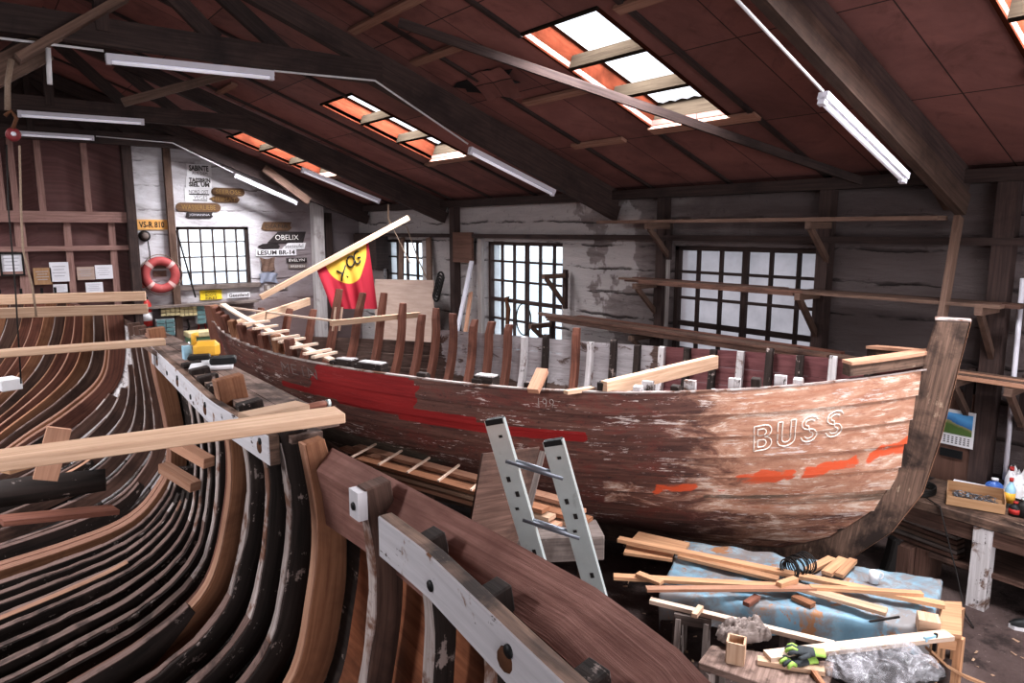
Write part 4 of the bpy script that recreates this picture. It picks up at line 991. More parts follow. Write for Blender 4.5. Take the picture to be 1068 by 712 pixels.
for k, t in enumerate((.4, .44, .53, .6, .66)): rib(1, t, .05, .5, 'old', .1, .1)
for k in range(7): rib(1, .70 + .033 * k, rr.choice((.0, .05, .08)), .5, 'old' if k % 2 else 'old_white', .07, .09)
# pale new blocks at the sheer, ceiling boards and bottom inside
for t, w in ((.415, .22), (.455, .3), (.607, .2)):
    p = hull(1, 1, t, -.09) + V((0, 0, .02)); MB().box(p, (w, .12, .1), math.atan2(bd.y, bd.x)).build('sheer_block', MAT['old'], BOAT)
    MB().box(p + V((0, 0, .056)), (w * .9, .1, .012), math.atan2(bd.y, bd.x)).build('block_face', MAT['old_white'], BOAT)
for k in range(5):
    t = .735 + .037 * k; p = hull(1, 1, t, -.12) + V((0, 0, -.0)); MB().box(p, (.09, .05, .15), math.atan2(bd.y, bd.x)).build('rib_head', MAT['old_white'], BOAT)
mb = MB(); P = []
for side, i in ((-1, 0), (1, 1)): P.append([hull(side, .34, .08 + .84 * j / 30, -.12) for j in range(31)])
mb.grid(P); mb.build('bottom_boards', MAT['old_brown'], BOAT)
# painted letters BUSS in double outline, and chalk marks
def hull_mark(paths, t0, t1, v0, v1, h, r, mat, name, slope=0):
    mb = MB()
    for P in paths:
        pts = []
        for (x0, y0), (x1, y1) in zip(P[:-1], P[1:]):
            for k in range(5): pts.append((x0 + (x1 - x0) * k / 5, y0 + (y1 - y0) * k / 5))
        pts.append(P[-1]); Q = []
        for x, y in pts:
            t = t0 + (t1 - t0) * x; v = v0 + (v1 - v0) * x + h * y; f = (v * NS) % 1; Q.append(hull(1, v, t, .022 + .016 * (1 - f)))
        mb.tube(Q, r, 5)
    mb.build(name, mat, BOAT)
def arc(cx, cy, rx, ry, a0, a1, n=8): return [(cx + rx * math.cos(R(a0 + (a1 - a0) * k / n)), cy + ry * math.sin(R(a0 + (a1 - a0) * k / n))) for k in range(n + 1)]
def let(ch, o, w):
    if ch == 'B': P = [[(0, 0), (0, 1), (.6, 1)] + arc(.6, .76, .4, .24, 90, -90) + arc(.6, .26, .42, .26, 90, -90) + [(0, 0)], [(.22, .14), (.22, .42), (.5, .42)] + arc(.5, .28, .2, .14, 90, -90) + [(.22, .14)], [(.22, .6), (.22, .86), (.5, .86)] + arc(.5, .73, .2, .13, 90, -90) + [(.22, .6)]]
    elif ch == 'U': P = [[(0, 1), (0, .25)] + arc(.5, .25, .5, .25, 180, 360) + [(1, 1), (.74, 1), (.74, .3)] + arc(.5, .3, .24, .14, 360, 180) + [(.26, 1), (0, 1)]]
    else: P = [arc(.5, .75, .5, .25, 20, 260) + arc(.5, .26, .5, .26, 80, -170), arc(.5, .75, .27, .12, 20, 260) + arc(.5, .26, .26, .12, 80, -170)]
    return [[(o + w * x, y) for x, y in p] for p in P]
W_ = plain('worn_white_lettering', (.82, .74, .68), .8, 0, .06, 14, (.5, .33, .25), (.56, .7))
hull_mark(let('B', 0, .2) + let('U', .27, .2), .867, .938, .695, .745, .125, .0052, W_, 'lettering')
hull_mark(let('S', .54, .18) + let('S', .82, .18), .867, .938, .695, .745, .125, .0052, W_, 'lettering')
hull_mark([[(0, 0), (0, 1)], arc(.35, .7, .12, .25, 0, 360), [(.47, .7), (.4, .1)], arc(.75, .7, .12, .25, 0, 360), [(.87, .7), (.78, .1)]], .672, .69, .91, .91, .05, .003, plain('grey_chalk', (.36, .3, .28), .9), 'chalk_mark')
hull_mark([[(0, 0), (0, 1), (.1, .4), (.2, 1), (.2, 0)], [(.45, 1), (.3, 1), (.3, 0), (.45, 0)], [(.3, .5), (.42, .5)], [(.6, 0), (.6, 1)], [(.75, 0), (.75, 1), (.95, 0), (.95, 1)]], .3, .375, .9, .9, .06, .006, plain('faded_grey_lettering', (.2, .15, .14), .9), 'faded_lettering')
# keel blocks and shores that carry her
for a in (1.6, 3.4, 5.2, 6.8):
    piece('keel_block', ax(a, .035, -.4), ax(a, .035, .4), .2, .07, MAT['grey'], 'squat timber block under the keel of the old boat, %s' % {1.6: 'nearest the stern', 3.4: 'second from the stern', 5.2: 'third from the stern', 6.8: 'nearest the bow'}[a], 'block')

# ---- things lying on and around the old boat
def P3(px, py, z): return at(px, py, Z=z)
piece('cross_plank', hull(1, 1, .14) + V((0, 0, .12)), at(322, 314, Z=2.06), .05, .12, MAT['pine'], 'short pale plank laid over the stern of the old boat', 'plank')
# pale strip with cross pieces following the near side
n = 24; pts = []
for k in range(n + 1):
    f = k / n; t = .06 + .33 * f; pts.append(hull(1, 1, t, -.08 - .05 * math.sin(f * 3.1)) + V((0, 0, .3 - .27 * f ** 1.6)))
t_ = thing('batten_ladder', 'pale batten with many short cross pieces following the near ribs at the stern', 'batten', pts[12])
mb = MB(); mb.sweep(pts, bn, V((0, 0, 1)), .09, .02); mb.build('batten', MAT['pine_pale'], t_)
for k in (11, 13, 15, 17, 18, 20, 22, 23):
    p = pts[k] + V((0, 0, .03)); MB().box(p, (.05, .34, .025), math.atan2(bd.y, bd.x) + rr.uniform(-.1, .1)).build('cross_piece', MAT['pine_pale'], t_)
q0, q1 = at(228, 319, Z=2.15), at(366, 337, Z=1.98)
piece('long_batten', q0, q1, .03, .025, MAT['pine_pale'], 'thin white batten running along over the stern ribs', 'batten')
piece('cross_plank', at(345, 337, Z=2.02), at(437, 328, Z=2.02), .07, .07, MAT['pine'], 'pale plank lying across the old boat below the flag', 'plank')
piece('cross_plank', at(630, 405, Z=1.93), at(746, 377, Z=1.98), .07, .12, MAT['pine'], 'tan plank slanting across the open middle of the old boat', 'plank')
piece('short_batten', at(590, 409, Z=1.9), at(618, 405, Z=1.9), .06, .03, MAT['pine'], 'short pale offcut on the near gunwale left of the tan plank', 'offcut')
piece('brown_wedge', at(556, 408, Z=1.88), at(566, 386, Z=2.02), .1, .05, MAT['oak_light'], 'pale brown wedge standing at the near gunwale in the middle', 'wedge')
for k, px in enumerate((349, 356)):
    piece('white_dowel', at(px - 2, 345, D=9.6), at(px + 1, 320, D=9.6), .02, .02, MAT['pine_pale'], ('left', 'right')[k] + ' one of two thin white dowels standing under the flag', 'dowel')
# flag on its pole
D_ = 10.9
pa, pb = at(272, 310, D=10.6), at(426, 227, D=11.3)
piece('flag_pole', pa, pb, .065, .075, MAT['pine'], 'pale squared pole slanting up from the stern and carrying the flag', 'pole')
def onp(px): return at(px, 310 + (227 - 310) * (px - 272) / 154 + 2, D=10.6 + .7 * (px - 272) / 154 - .05)
def m_flag():
    t = NT('red_flag_cloth_with_yellow_field'); uv = t.n('ShaderNodeTexCoord'); sp = t.n('ShaderNodeSeparateXYZ'); t.l(uv.outputs['UV'], sp.inputs[0])
    dx = t.math('MULTIPLY', t.math('SUBTRACT', sp.outputs['X'], .56), 1.7); dy = t.math('MULTIPLY', sp.outputs['Y'], 1.25)
    r_ = t.math('SQRT', t.math('ADD', t.math('MULTIPLY', dx, dx), t.math('MULTIPLY', dy, dy)))
    c = t.mix(t.ramp(r_, (.66, 0), (.68, 1)), (.55, .34, .05), (.3, .014, .03)); return t.done(c, .85)
rows = []; uv = []; TOP = [onp(330), onp(384)]; BOT = [at(347, 322, D=10.7), at(392, 322, D=11.0)]
for i in range(15):
    f = i / 14; row = []; ur = []
    for j in range(25):
        g = j / 24; a = TOP[0].lerp(TOP[1], g); b = BOT[0].lerp(BOT[1], g); drop = .55 + .45 * min(1, g * 2.2)
        p = a.lerp(b, f)
        w = .05 * math.sin(g * 17 + f * 1.5) * f + .03 * math.sin(g * 31) * f
        p = p - fw * w + rt * (.02 * math.sin(g * 20) * f)
        row.append(p); ur.append((g, f))
    rows.append(row); uv.append(ur)
FL = thing('flag', 'red flag with yellow half disc and black letters hanging from the slanting pole', 'flag', BOT[0].lerp(BOT[1], .5))
mb = MB(); mb.smooth = True; mb.grid(rows, uv); mb.build('cloth', m_flag(), FL)
def fl(x, y):
    j = max(0, min(23.99, x * 24)); i = max(0, min(13.99, y * 14)); a, b = int(j), int(i)
    p = rows[b][a].lerp(rows[b][a + 1], j - a); q = rows[b + 1][a].lerp(rows[b + 1][a + 1], j - a); return p.lerp(q, i - b) - fw * .012
mb = MB()
K_ = [[(.33, .22), (.52, .42)], [(.40, .36), (.52, .2)], [(.42, .3), (.36, .44)], arc(.62, .17, .07, .09, 0, 360, 12), arc(.76, .16, .07, .1, 40, 300, 10), [(.76, .16), (.82, .18)]]
for P in K_: mb.tube([fl(*q) for q in P], .012, 5)
mb.build('lettering', MAT['black'], FL)
# ------------------------------------------------------------------ the boat under repair in the foreground
SECT = [(-1.2, [(.62, 2.31), (.67, 2.0), (.68, 1.7), (.78, 1.36), (.5, 1.16), (.2, 1.06), (-.2, .98), (-.6, .92)]),
        (.6, [(.85, 2.32), (.89, 2.0), (.87, 1.7), (.79, 1.36), (.55, 1.15), (.22, 1.04), (-.2, .96), (-.6, .9)]),
        (1.6, [(.975, 2.32), (1.01, 2.0), (.97, 1.68), (.87, 1.33), (.56, 1.1), (.24, 1.0), (-.2, .92), (-.6, .86)]),
        (2.73, [(1.01, 2.35), (1.05, 2.0), (1.01, 1.68), (.90, 1.33), (.58, 1.1), (.25, 1.0), (-.2, .9), (-.6, .84)]),
        (3.79, [(.98, 2.35), (1.02, 2.02), (.98, 1.68), (.85, 1.31), (.56, 1.11), (.25, 1.0), (-.2, .87), (-.6, .8)]),
        (6.44, [(1.14, 2.35), (1.17, 2.0), (1.22, 1.62), (1.235, 1.27), (1.15, 1.04), (.9, .8), (.42, .69), (-.6, .6)]),
        (8.3, [(1.1, 2.36), (1.09, 1.95), (.99, 1.65), (.67, 1.39), (.35, 1.2), (.1, 1.04), (-.2, .9), (-.6, .78)]),
        (9.4, [(.86, 2.38), (.78, 2.0), (.6, 1.62), (.32, 1.33), (.1, 1.15), (-.1, 1.0), (-.3, .9), (-.6, .82)]),
        (10.4, [(.52, 2.4), (.42, 2.0), (.22, 1.62), (0, 1.33), (-.15, 1.17), (-.3, 1.05), (-.42, .98), (-.6, .9)]),
        (11.3, [(.02, 2.44), (-.08, 2.0), (-.2, 1.62), (-.3, 1.36), (-.38, 1.2), (-.45, 1.1), (-.5, 1.04), (-.6, .98)])]
def resamp(P, n=40):
    # Catmull-Rom through the points, then even steps
    Q = []
    for i in range(len(P) - 1):
        p0, p1, p2, p3 = (V(P[max(i - 1, 0)]), V(P[i]), V(P[i + 1]), V(P[min(i + 2, len(P) - 1)]))
        for k in range(12):
            t = k / 12; Q.append(.5 * ((2 * p1) + (p2 - p0) * t + (2 * p0 - 5 * p1 + 4 * p2 - p3) * t * t + (3 * p1 - p0 - 3 * p2 + p3) * t ** 3))
    Q.append(V(P[-1])); S = [0]
    for a, b in zip(Q[:-1], Q[1:]): S.append(S[-1] + (b - a).length)
    out = []; j = 0
    for k in range(n + 1):
        s = S[-1] * k / n
        while j < len(S) - 2 and S[j + 1] < s: j += 1
        f = (s - S[j]) / max(1e-9, S[j + 1] - S[j]); out.append(Q[j].lerp(Q[j + 1], f))
    return out
KEYS = [(y, resamp(P)) for y, P in SECT]
def section(y, off=0.0):
    if y <= KEYS[0][0]: P = KEYS[0][1]
    elif y >= KEYS[-1][0]: P = KEYS[-1][1]
    else:
        for (a, A), (b, B) in zip(KEYS[:-1], KEYS[1:]):
            if a <= y <= b:
                f = (y - a) / (b - a); P = [p.lerp(q, f) for p, q in zip(A, B)]; break
    if not off: return P
    out = []
    for i in range(len(P)):
        t = (P[min(i + 1, len(P) - 1)] - P[max(i - 1, 0)]).normalized(); out.append(P[i] + V((-t.y, t.x)) * off)
    return out
REP = thing('boat_under_repair', 'stripped boat frame in the left foreground with many bare curved ribs', 'boat', (-.6, 5, .7))
rr = random.Random(21)
def frame(y, mat, edge=None, sided=.06, mould=.12, top=0.0, name='rib', s1=41, raise_=0.0, s0=0):
    P = section(y)[s0:s1]; pts = []; B = []
    if top: P[0] = V((P[0].x, top))
    if raise_: P = [P[0] + V((P[0] - P[1])).normalized() * raise_] + P
    for i in range(len(P)):
        t = (P[min(i + 1, len(P) - 1)] - P[max(i - 1, 0)]).normalized(); B.append(V((-t.y, 0, t.x)))
        j = 0
        if edge and mat == 'old': j = .008 * mnoise.noise(V((i * .8, y * 7, 0)))
        pts.append(V((P[i].x, y, P[i].y)) + B[-1] * j)
    mb = MB(); mb.sweep(pts, V((0, 1, 0)), B, sided, mould if not isinstance(mould, tuple) else [mould[0] + (mould[1] - mould[0]) * min(1, i / 10) for i in range(len(pts))])
    o = mb.build(name, MAT[mat], REP, bevel=.005 if y < 4.5 else 0)
    if edge:
        W = [max(.012, sided * (.75 + .45 * mnoise.noise(V((i * .35, y * 3, 4))))) for i in range(len(pts))]; Q = [p - b * .006 for p, b in zip(pts, B)]
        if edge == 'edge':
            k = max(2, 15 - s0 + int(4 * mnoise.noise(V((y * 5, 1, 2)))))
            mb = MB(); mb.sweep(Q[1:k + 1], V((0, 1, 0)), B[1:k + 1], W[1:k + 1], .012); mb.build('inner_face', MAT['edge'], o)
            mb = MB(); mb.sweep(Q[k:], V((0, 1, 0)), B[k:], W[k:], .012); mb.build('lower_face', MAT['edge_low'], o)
        else:
            mb = MB(); mb.sweep(Q, V((0, 1, 0)), B, [w_ * 1.2 for w_ in W] if False else sided * .9, .012); mb.build('inner_face', MAT[edge], o)
    return o
# frames, near to far
for y in (-.15, .2, .55, .95, 1.35, 1.72): frame(y, 'old', 'edge', .065, .075, top=2.3)
frame(2.13, 'old_brown', 'edge', .07, .1, top=2.335)
frame(2.7, 'oak', 'oak_light', .06, (.085, .15))
for y in (2.98, 3.24, 3.51): frame(y, 'old', 'edge', .07, .12)
frame(3.79, 'oak', 'oak_light', .075, .14, raise_=.08); frame(3.865, 'oak_red', None, .06, .14)
for k in range(4): frame(4.08 + .25 * k, 'old', 'edge', .065, .11)
for k in range(5): frame(5.12 + .23 * k, 'old', 'edge', .065, .11, s0=13 + k % 3)
frame(6.36, 'oak', 'oak_edge', .1, .12, raise_=.05); frame(6.47, 'oak_red', 'oak_edge', .09, .12)
for k in range(6): frame(6.75 + .24 * k, 'old_brown', 'edge', .06, .1, s0=(0, 0, 0, 6, 10, 12)[k])
frame(8.25, 'oak_red', 'oak_edge', .09, .14); frame(8.35, 'oak', 'oak_edge', .09, .14)
for k, y in enumerate((8.62, 8.88, 9.12, 9.36, 9.6, 9.85, 10.1, 10.35, 10.6, 10.85, 11.1)):
    frame(y, ('old_brown', 'oak', 'oak_red', 'oak_red')[k % 4], ('edge', 'oak', 'oak_edge', 'oak')[k % 4], .08, .13)
# lower floor futtocks lying beside the frames
for k in range(11):
    y = .75 + .72 * k + .14
    if y > 8.3: break
    P = section(y)[18 + k % 4 * 2:]; pts = []; B = []
    for i in range(len(P)):
        t = (P[min(i + 1, len(P) - 1)] - P[max(i - 1, 0)]).normalized(); B.append(V((-t.y, 0, t.x))); pts.append(V((P[i].x, y, P[i].y)) - B[-1] * .03)
    mb = MB(); mb.sweep(pts, V((0, 1, 0)), B, .06, [.05 + .1 * min(1, i / 5) for i in range(len(P))]); o = mb.build('floor_timber', MAT['old'], REP)
    mb = MB(); mb.sweep([p - b * .005 for p, b in zip(pts, B)], V((0, 1, 0)), B, .058, .01); mb.build('top_face', MAT['edge_low' if k % 3 else 'oak_light'], o)
# outer planking
def shell(y0, y1, s0, s1, off, mat, name, ny=40, top=None, th=.03):
    rows = []
    for i in range(s1 - s0 + 1):
        row = []
        for j in range(ny + 1):
            y = y0 + (y1 - y0) * j / ny; p = section(y, off)[s0 + i]
            z = p.y + (top if (top and i == 0) else 0); row.append(V((p.x, y, z)))
        rows.append(row)
    rows2 = []
    mb = MB(); mb.smooth = True; mb.grid(rows, [[(rows[i][j].y, i * .055) for j in range(ny + 1)] for i in range(len(rows))])
    return mb.build(name, mat, REP)
shell(-1.2, 11.3, 5, 40, .145, MAT['old'], 'old_planking', 70)
shell(2.6, 11.3, 1, 5, .145, MAT['old_brown'], 'upper_old_planking', 50)
shell(-1.2, 2.55, 2, 20, .137, MAT['orange'], 'new_planking', 24)
# far part with flaking white paint on the inside
shell(6.5, 8.3, 2, 22, .138, MAT['old_white'], 'flaking_planking', 16)
# port side shell and the keel
rows = []
for i in range(0, 41, 2): rows.append([V((-1.2 - section(-1.2 + 12.5 * j / 40, .145)[i].x, -1.2 + 12.5 * j / 40, section(-1.2 + 12.5 * j / 40, .145)[i].y)) for j in range(41)])
mb = MB(); mb.smooth = True; mb.grid(rows, flip=True); mb.build('port_planking', MAT['old'], REP)
MB().box((-.6, 5.1, .55), (.22, 12.6, .5)).build('keel', MAT['old'], REP)
MB().box((-.6, 5.0, .98), (.2, 10.6, .14)).build('keelson', MAT['old_brown'], REP)
# sheer plank: rough sawn, flaring outside the frame heads
EDGE = [(-1.1, .78), (.4, .98), (.76, 1.08), (.87, 1.12), (1.16, 1.165), (1.48, 1.162), (1.87, 1.152), (2.25, 1.138), (2.75, 1.11)]
rows = []; prof = ((0, 2.322, 0), (.33, 2.298, 0), (.66, 2.27, 0), (1, 2.24, 0), (1, 2.12, .02), (1, 2.0, .03))
for f, z, dx in prof:
    row = []
    for j in range(39):
        y = -1.1 + 3.75 * j / 38; xe = itp(y, EDGE); xi = min(section(y)[1].x + .07, xe - .07); row.append(V((xe + (xi - xe) * f + dx, y, z)))
    rows.append(row)
mb = MB(); mb.grid(rows); o = mb.build('sheer_plank', MAT['pink'], REP)
so = o.modifiers.new('thick', 'SOLIDIFY'); so.thickness = .03; so.offset = -1
# white painted clamps along the inside of the frame heads
def clamp(y0, y1, name):
    n = 16; pts = [V((section(y0 + (y1 - y0) * k / n)[1].x - .03, y0 + (y1 - y0) * k / n, 2.19)) for k in range(n + 1)]
    mb = MB(); mb.sweep(pts, V((1, 0, 0)), V((0, 0, 1)), .05, .135)
    # inner face, top etc. wear different paint
    for i, f in enumerate(mb.f):
        k = i % 4; mb.mi[i] = 0 if k == 3 else 1
    mb.mi[-1] = mb.mi[-2] = 1
    o = mb.build(name, [MAT['clamp'], MAT['stem']], REP, bevel=.004)
    for k in range(int((y1 - y0) / .42) + 1):
        y = y0 + .1 + .42 * k
        if y > y1: break
        x = section(y)[1].x - .056; mb = MB(); mb.lathe((x, y, 2.26 + .02 * (-1) ** k), [(0, -.004), (.016, -.004), (.016, .004), (0, .006)], 12, Matrix.Rotation(R(-90), 3, 'Y')); mb.build('bolt_hole', MAT['black'], o)
        if k % 2 == 0: mb = MB(); mb.lathe((x + .001, y + .015, 2.25), [(0, -.003), (.032, -.003), (.028, .003), (0, .004)], 10, Matrix.Rotation(R(-90), 3, 'Y')); mb.build('rust_stain', MAT['rust'], o)
    return o
clamp(.2, 1.9, 'clamp')
hb = MB().box((.982, 2.13, 2.28), (.035, .07, .1)).build('head_face', MAT['clamp'], REP)
mb = MB(); mb.lathe((.963, 2.13, 2.275), [(0, -.003), (.016, -.003), (.013, .004), (0, .004)], 12, Matrix.Rotation(R(-90), 3, 'Y')); mb.build('bolt_hole', MAT['black'], hb)
clamp(2.96, 5.9, 'clamp') #; clamp(2.96, 5.9, 'clamp')
# covering boards outside the far clamp
for k in range(2):
    x = 1.11 + .145 * k
    MB().box((x, 4.75 + .1 * k, 2.305), (.14, 3.7 - .1 * k, .035)).build('covering_board', MAT['stage'], REP)
# cleats nailed on the ribs
for px, py, y, w in ((199, 472, 4.35, .3), (186, 497, 4.6, .34)):
    p = at(px, py, Y=y); MB().bar(p + V((-.05, .16, .03)), p + V((.06, -.16, -.03)), .07, .06).build('cleat', MAT['oak_light'], REP)
for y in (1.5, 4, 7, 9.6):
    single(MB().box((-.6, y, .15), (.5, .3, .3)), 'keel_block', MAT['old_brown'], {1.5: 'keel block under the foreground boat, nearest the camera', 4: 'keel block under the foreground boat, second from the camera', 7: 'keel block under the foreground boat, third from the camera', 9.6: 'keel block under the foreground boat, at its far end'}[y], 'block')
# planks lying athwart
def cross(p, q, w, h, mat, label): return piece('cross_plank', p, q, w, h, MAT[mat], label, 'plank', 'planks across the foreground boat', bevel=.004)
cross(at(-60, 488, Z=2.4), at(355, 432, Z=2.4), .15, .045, 'pine', 'nearest pale plank lying across the foreground boat')
cross(at(255, 436, Z=2.37), at(316, 423, Z=2.37), .12, .035, 'pine', 'short pale plank lying behind the end of the nearest cross plank')
cross(at(-20, 370, Z=2.39), at(172, 356, Z=2.39), .12, .045, 'pine', 'second pale plank across the foreground boat, ending at a rib head')
cross(at(-20, 327, Z=2.44), at(154, 322, Z=2.44), .05, .095, 'pine', 'third pale plank across the foreground boat, lower of the far pair')
cross(at(-20, 313, Z=2.44), at(152, 308.5, Z=2.44), .05, .11, 'pine', 'farthest pale plank across the foreground boat, in front of the papers')
piece('short_strut', at(47, 500, Y=3.9), at(62, 446, Y=3.9), .1, .03, MAT['oak_light'], 'short brown board standing up below the nearest cross plank', 'board', up=(0, 1, 0))
p, q = at(-40, 520, Y=4.3), at(110, 500, Y=4.2)
mb = MB(); mb.tube([p, p.lerp(q, .5), q], [.07, .072, .06], 12); single(mb, 'round_log', MAT['old'], 'dark round log lying across the ribs at the left edge', 'log')
piece('loose_board', at(0, 543, Y=4.0), at(120, 531, Y=4.1), .12, .025, MAT['oak_red'], 'red brown board lying over the ribs below the dark log', 'board')
single(MB().box(at(20, 486, Y=4.6), (.16, .1, .03), .5), 'orange_chip', MAT['larch'], 'small orange chip lying on the ribs near the left edge', 'offcut')
c = at(8, 400, Y=7.6); single(MB().box(c, (.16, .2, .1), .3), 'white_carton', MAT['white'], 'small white carton lying in the ribs at the left edge', 'carton', bevel=.005)
# things on the covering boards
p, q = at(282, 433, Z=2.345), at(344, 420, Z=2.36)
t = thing('awl', 'long dark pointed hand tool lying on the covering boards', 'tool', p.lerp(q, .5))
mb = MB(); mb.tube([p, p.lerp(q, .45)], [.004, .009], 8); mb.build('blade', MAT['iron'], t)
mb = MB(); mb.tube([p.lerp(q, .42), p.lerp(q, .5), p.lerp(q, .8), p.lerp(q, .95)], [.012, .018, .02, .016], 10); mb.build('handle', MAT['oak_red'], t)
mb = MB(); mb.tube([p.lerp(q, .94), q], .019, 10); mb.build('pommel', MAT['alu'], t)
p = V((1.22, 4.75, 2.323))
t = thing('plastic_tray', 'white and black tray lying by the stern of the old boat', 'tray', p)
MB().box(p + V((0, .05, .015)), (.26, .4, .028), -.3).build('base', MAT['white'], t, bevel=.008)
MB().box(p + V((.04, -.06, .05)), (.16, .14, .04), -.3).build('black_insert', MAT['black'], t, bevel=.01)
MB().box(p + V((-.05, .17, .045)), (.14, .1, .03), -.3).build('dark_insert', MAT['iron'], t, bevel=.01)
p = V((1.27, 5.12, 2.323))
t = thing('yellow_tool_case', 'orange yellow plastic case standing by the stern of the old boat', 'case', p)
MB().box(p + V((0, 0, .06)), (.17, .13, .12), -.3).build('body', MAT['yellow'], t, bevel=.03)
mb = MB(); mb.tube([p + V((-.08, .0, .1)), p + V((-.08, .0, .17)), p + V((-.05, 0, .17))], .018, 8); mb.build('nozzle', MAT['yellow'], t)
MB().box(p + V((-.12, .04, .045)), (.05, .07, .09)).build('blue_side', MAT['cyan'], t)
# ------------------------------------------------------------------ ladder, trestle, plank stack between the boats
l0, r0 = at(516, 437, D=3.05), at(577, 459, D=3.0); dwn = (at(620, 613, D=3.28) - r0).normalized(); k_ = r0.z / -dwn.z
t = thing('ladder', 'aluminium ladder leaning between the two boats', 'ladder', r0 + dwn * k_)
acr = (r0 - l0).normalized(); nrm = acr.cross(dwn).normalized()
for p in (l0, r0):
    e = p + dwn * (p.z / -dwn.z)
    rl = MB().bar(p, e, .026, .075, acr.cross(dwn)).build('rail', MAT['alu'], t) if False else MB().bar(p, e, .09, .026, nrm).build('rail', MAT['alu'], t)
    MB().bar(p - dwn * .004, p + dwn * .02, .08, .032, nrm).build('end_cap', MAT['black'], rl)
    for j, q in enumerate((.07, .28, .34, .42, .62, .7)):
        c = p + dwn * q - nrm * .0145 * (1 if nrm.dot(fw) > 0 else -1) + acr * (.012 * (-1) ** j)
        MB().bar(c - dwn * (.012 if j % 3 else .006), c + dwn * (.012 if j % 3 else .006), .016, .002, nrm).build('rivet_hole', MAT['iron'], rl)
for q in (.17, .45, .73, 1.01, 1.29, 1.57, 1.85):
    mb = MB(); mb.tube([l0 + dwn * (q + .02), r0 + dwn * (q + .0)], .016, 10); mb.build('rung', MAT['alu_dark'], t)
# brown panel standing behind the ladder
P = [at(504, 473, D=4.6), at(563, 466, D=4.9), at(541, 560, D=4.9), at(493, 535, D=4.6)]
P2 = [P[0], P[1], P[1] + (P[2] - P[1]) * (P[1].z / (P[1].z - P[2].z)), P[0] + (P[3] - P[0]) * (P[0].z / (P[0].z - P[3].z))]
single(MB().prism(P2, (P[1] - P[0]).cross(P[3] - P[0]).normalized() * .02), 'plywood_sheet', MAT['old_brown'], 'dark brown plywood panel standing behind the ladder', 'panel')
piece('leaning_stick', at(551, 531, D=4.4), at(566, 471, D=4.55), .035, .02, MAT['grey'], 'thin grey stick leaning behind the ladder', 'stick')
# trestle with a heavy pale timber
b0, b1 = at(628, 568, Z=.86), at(575, 560, Z=.86) 
c = at(622, 562, Z=.86); dirb = V((.93, -.37, 0))
t = thing('timber_trestle', 'heavy pale timber on posts right of the ladder', 'trestle', (c.x, c.y, 0))
e0 = c + V((.02, -.02, 0)); ln = V((-.8, .5, 0)).normalized()
MB().bar(e0, e0 + ln * .8, .3, .2).build('beam', MAT['grey'], t, bevel=.008)
for s in (.1, .68):
    q = e0 + ln * s; MB().bar((q.x, q.y, 0), (q.x, q.y, .76), .1, .1).build('post', MAT['old_brown'], t)
# stack of planks with thin sticks between the boats
zs_ = .97; d0 = at(610, 540, Z=.98); d1 = at(345, 468, Z=.98); dr = (d1 - d0).normalized(); sd = V((dr.y, -dr.x, 0))
if sd.x < 0: sd = -sd
rr = random.Random(9)
for k in range(4):
    o = -.24 + .115 * k; s0 = rr.uniform(-.05, .25); e_ = (d1 - d0).length - rr.uniform(0, .8)
    for lay in range(3):
        if lay == 2 and k % 2: continue
        z = .975 + lay * .05; p = d0 + sd * o + dr * (s0 + .06 * lay); q = d0 + sd * o + dr * (e_ - .2 * lay)
        p.z = q.z = z; piece('stacked_plank', p, q, .105, .032, MAT[('oak_light', 'pine', 'oak', 'oak_light')[(k + lay) % 4]], 'plank in the stack beside the old boat, %s, %s layer' % (['nearest column', 'second column', 'third column', 'column against the hull'][k], ['bottom', 'middle', 'top'][lay]), 'plank', 'planks stacked between the boats')
for k, f in enumerate((.3, .42, .54, .66, .78)):
    p = d0 + dr * ((d1 - d0).length * f) + sd * -.3; q = p + sd * .42 + dr * .12; p.z = q.z = 1.075 + .025
    piece('spacer_stick', p, q, .018, .018, MAT['pine_pale'], ['first', 'second', 'third', 'fourth', 'fifth'][k] + ' thin pale stick from the near end laid across the plank stack', 'stick', 'thin sticks across the plank stack')
for f in (.55, .95):
    q = d0 + dr * ((d1 - d0).length * f); t = thing('stack_trestle', 'dark trestle carrying the plank stack, %s one' % ('middle' if f < .9 else 'far'), 'trestle', (q.x, q.y, 0))
    MB().bar((q + sd * -.36) * 1 + V((0, 0, .9 - q.z)), q + sd * .1 + V((0, 0, .9 - q.z)), .1, .1).build('beam', MAT['old_brown'], t)
    for s in (-.3, .0): w = q + sd * s; MB().bar((w.x, w.y, 0), (w.x, w.y, .86), .08, .08).build('leg', MAT['old_brown'], t)

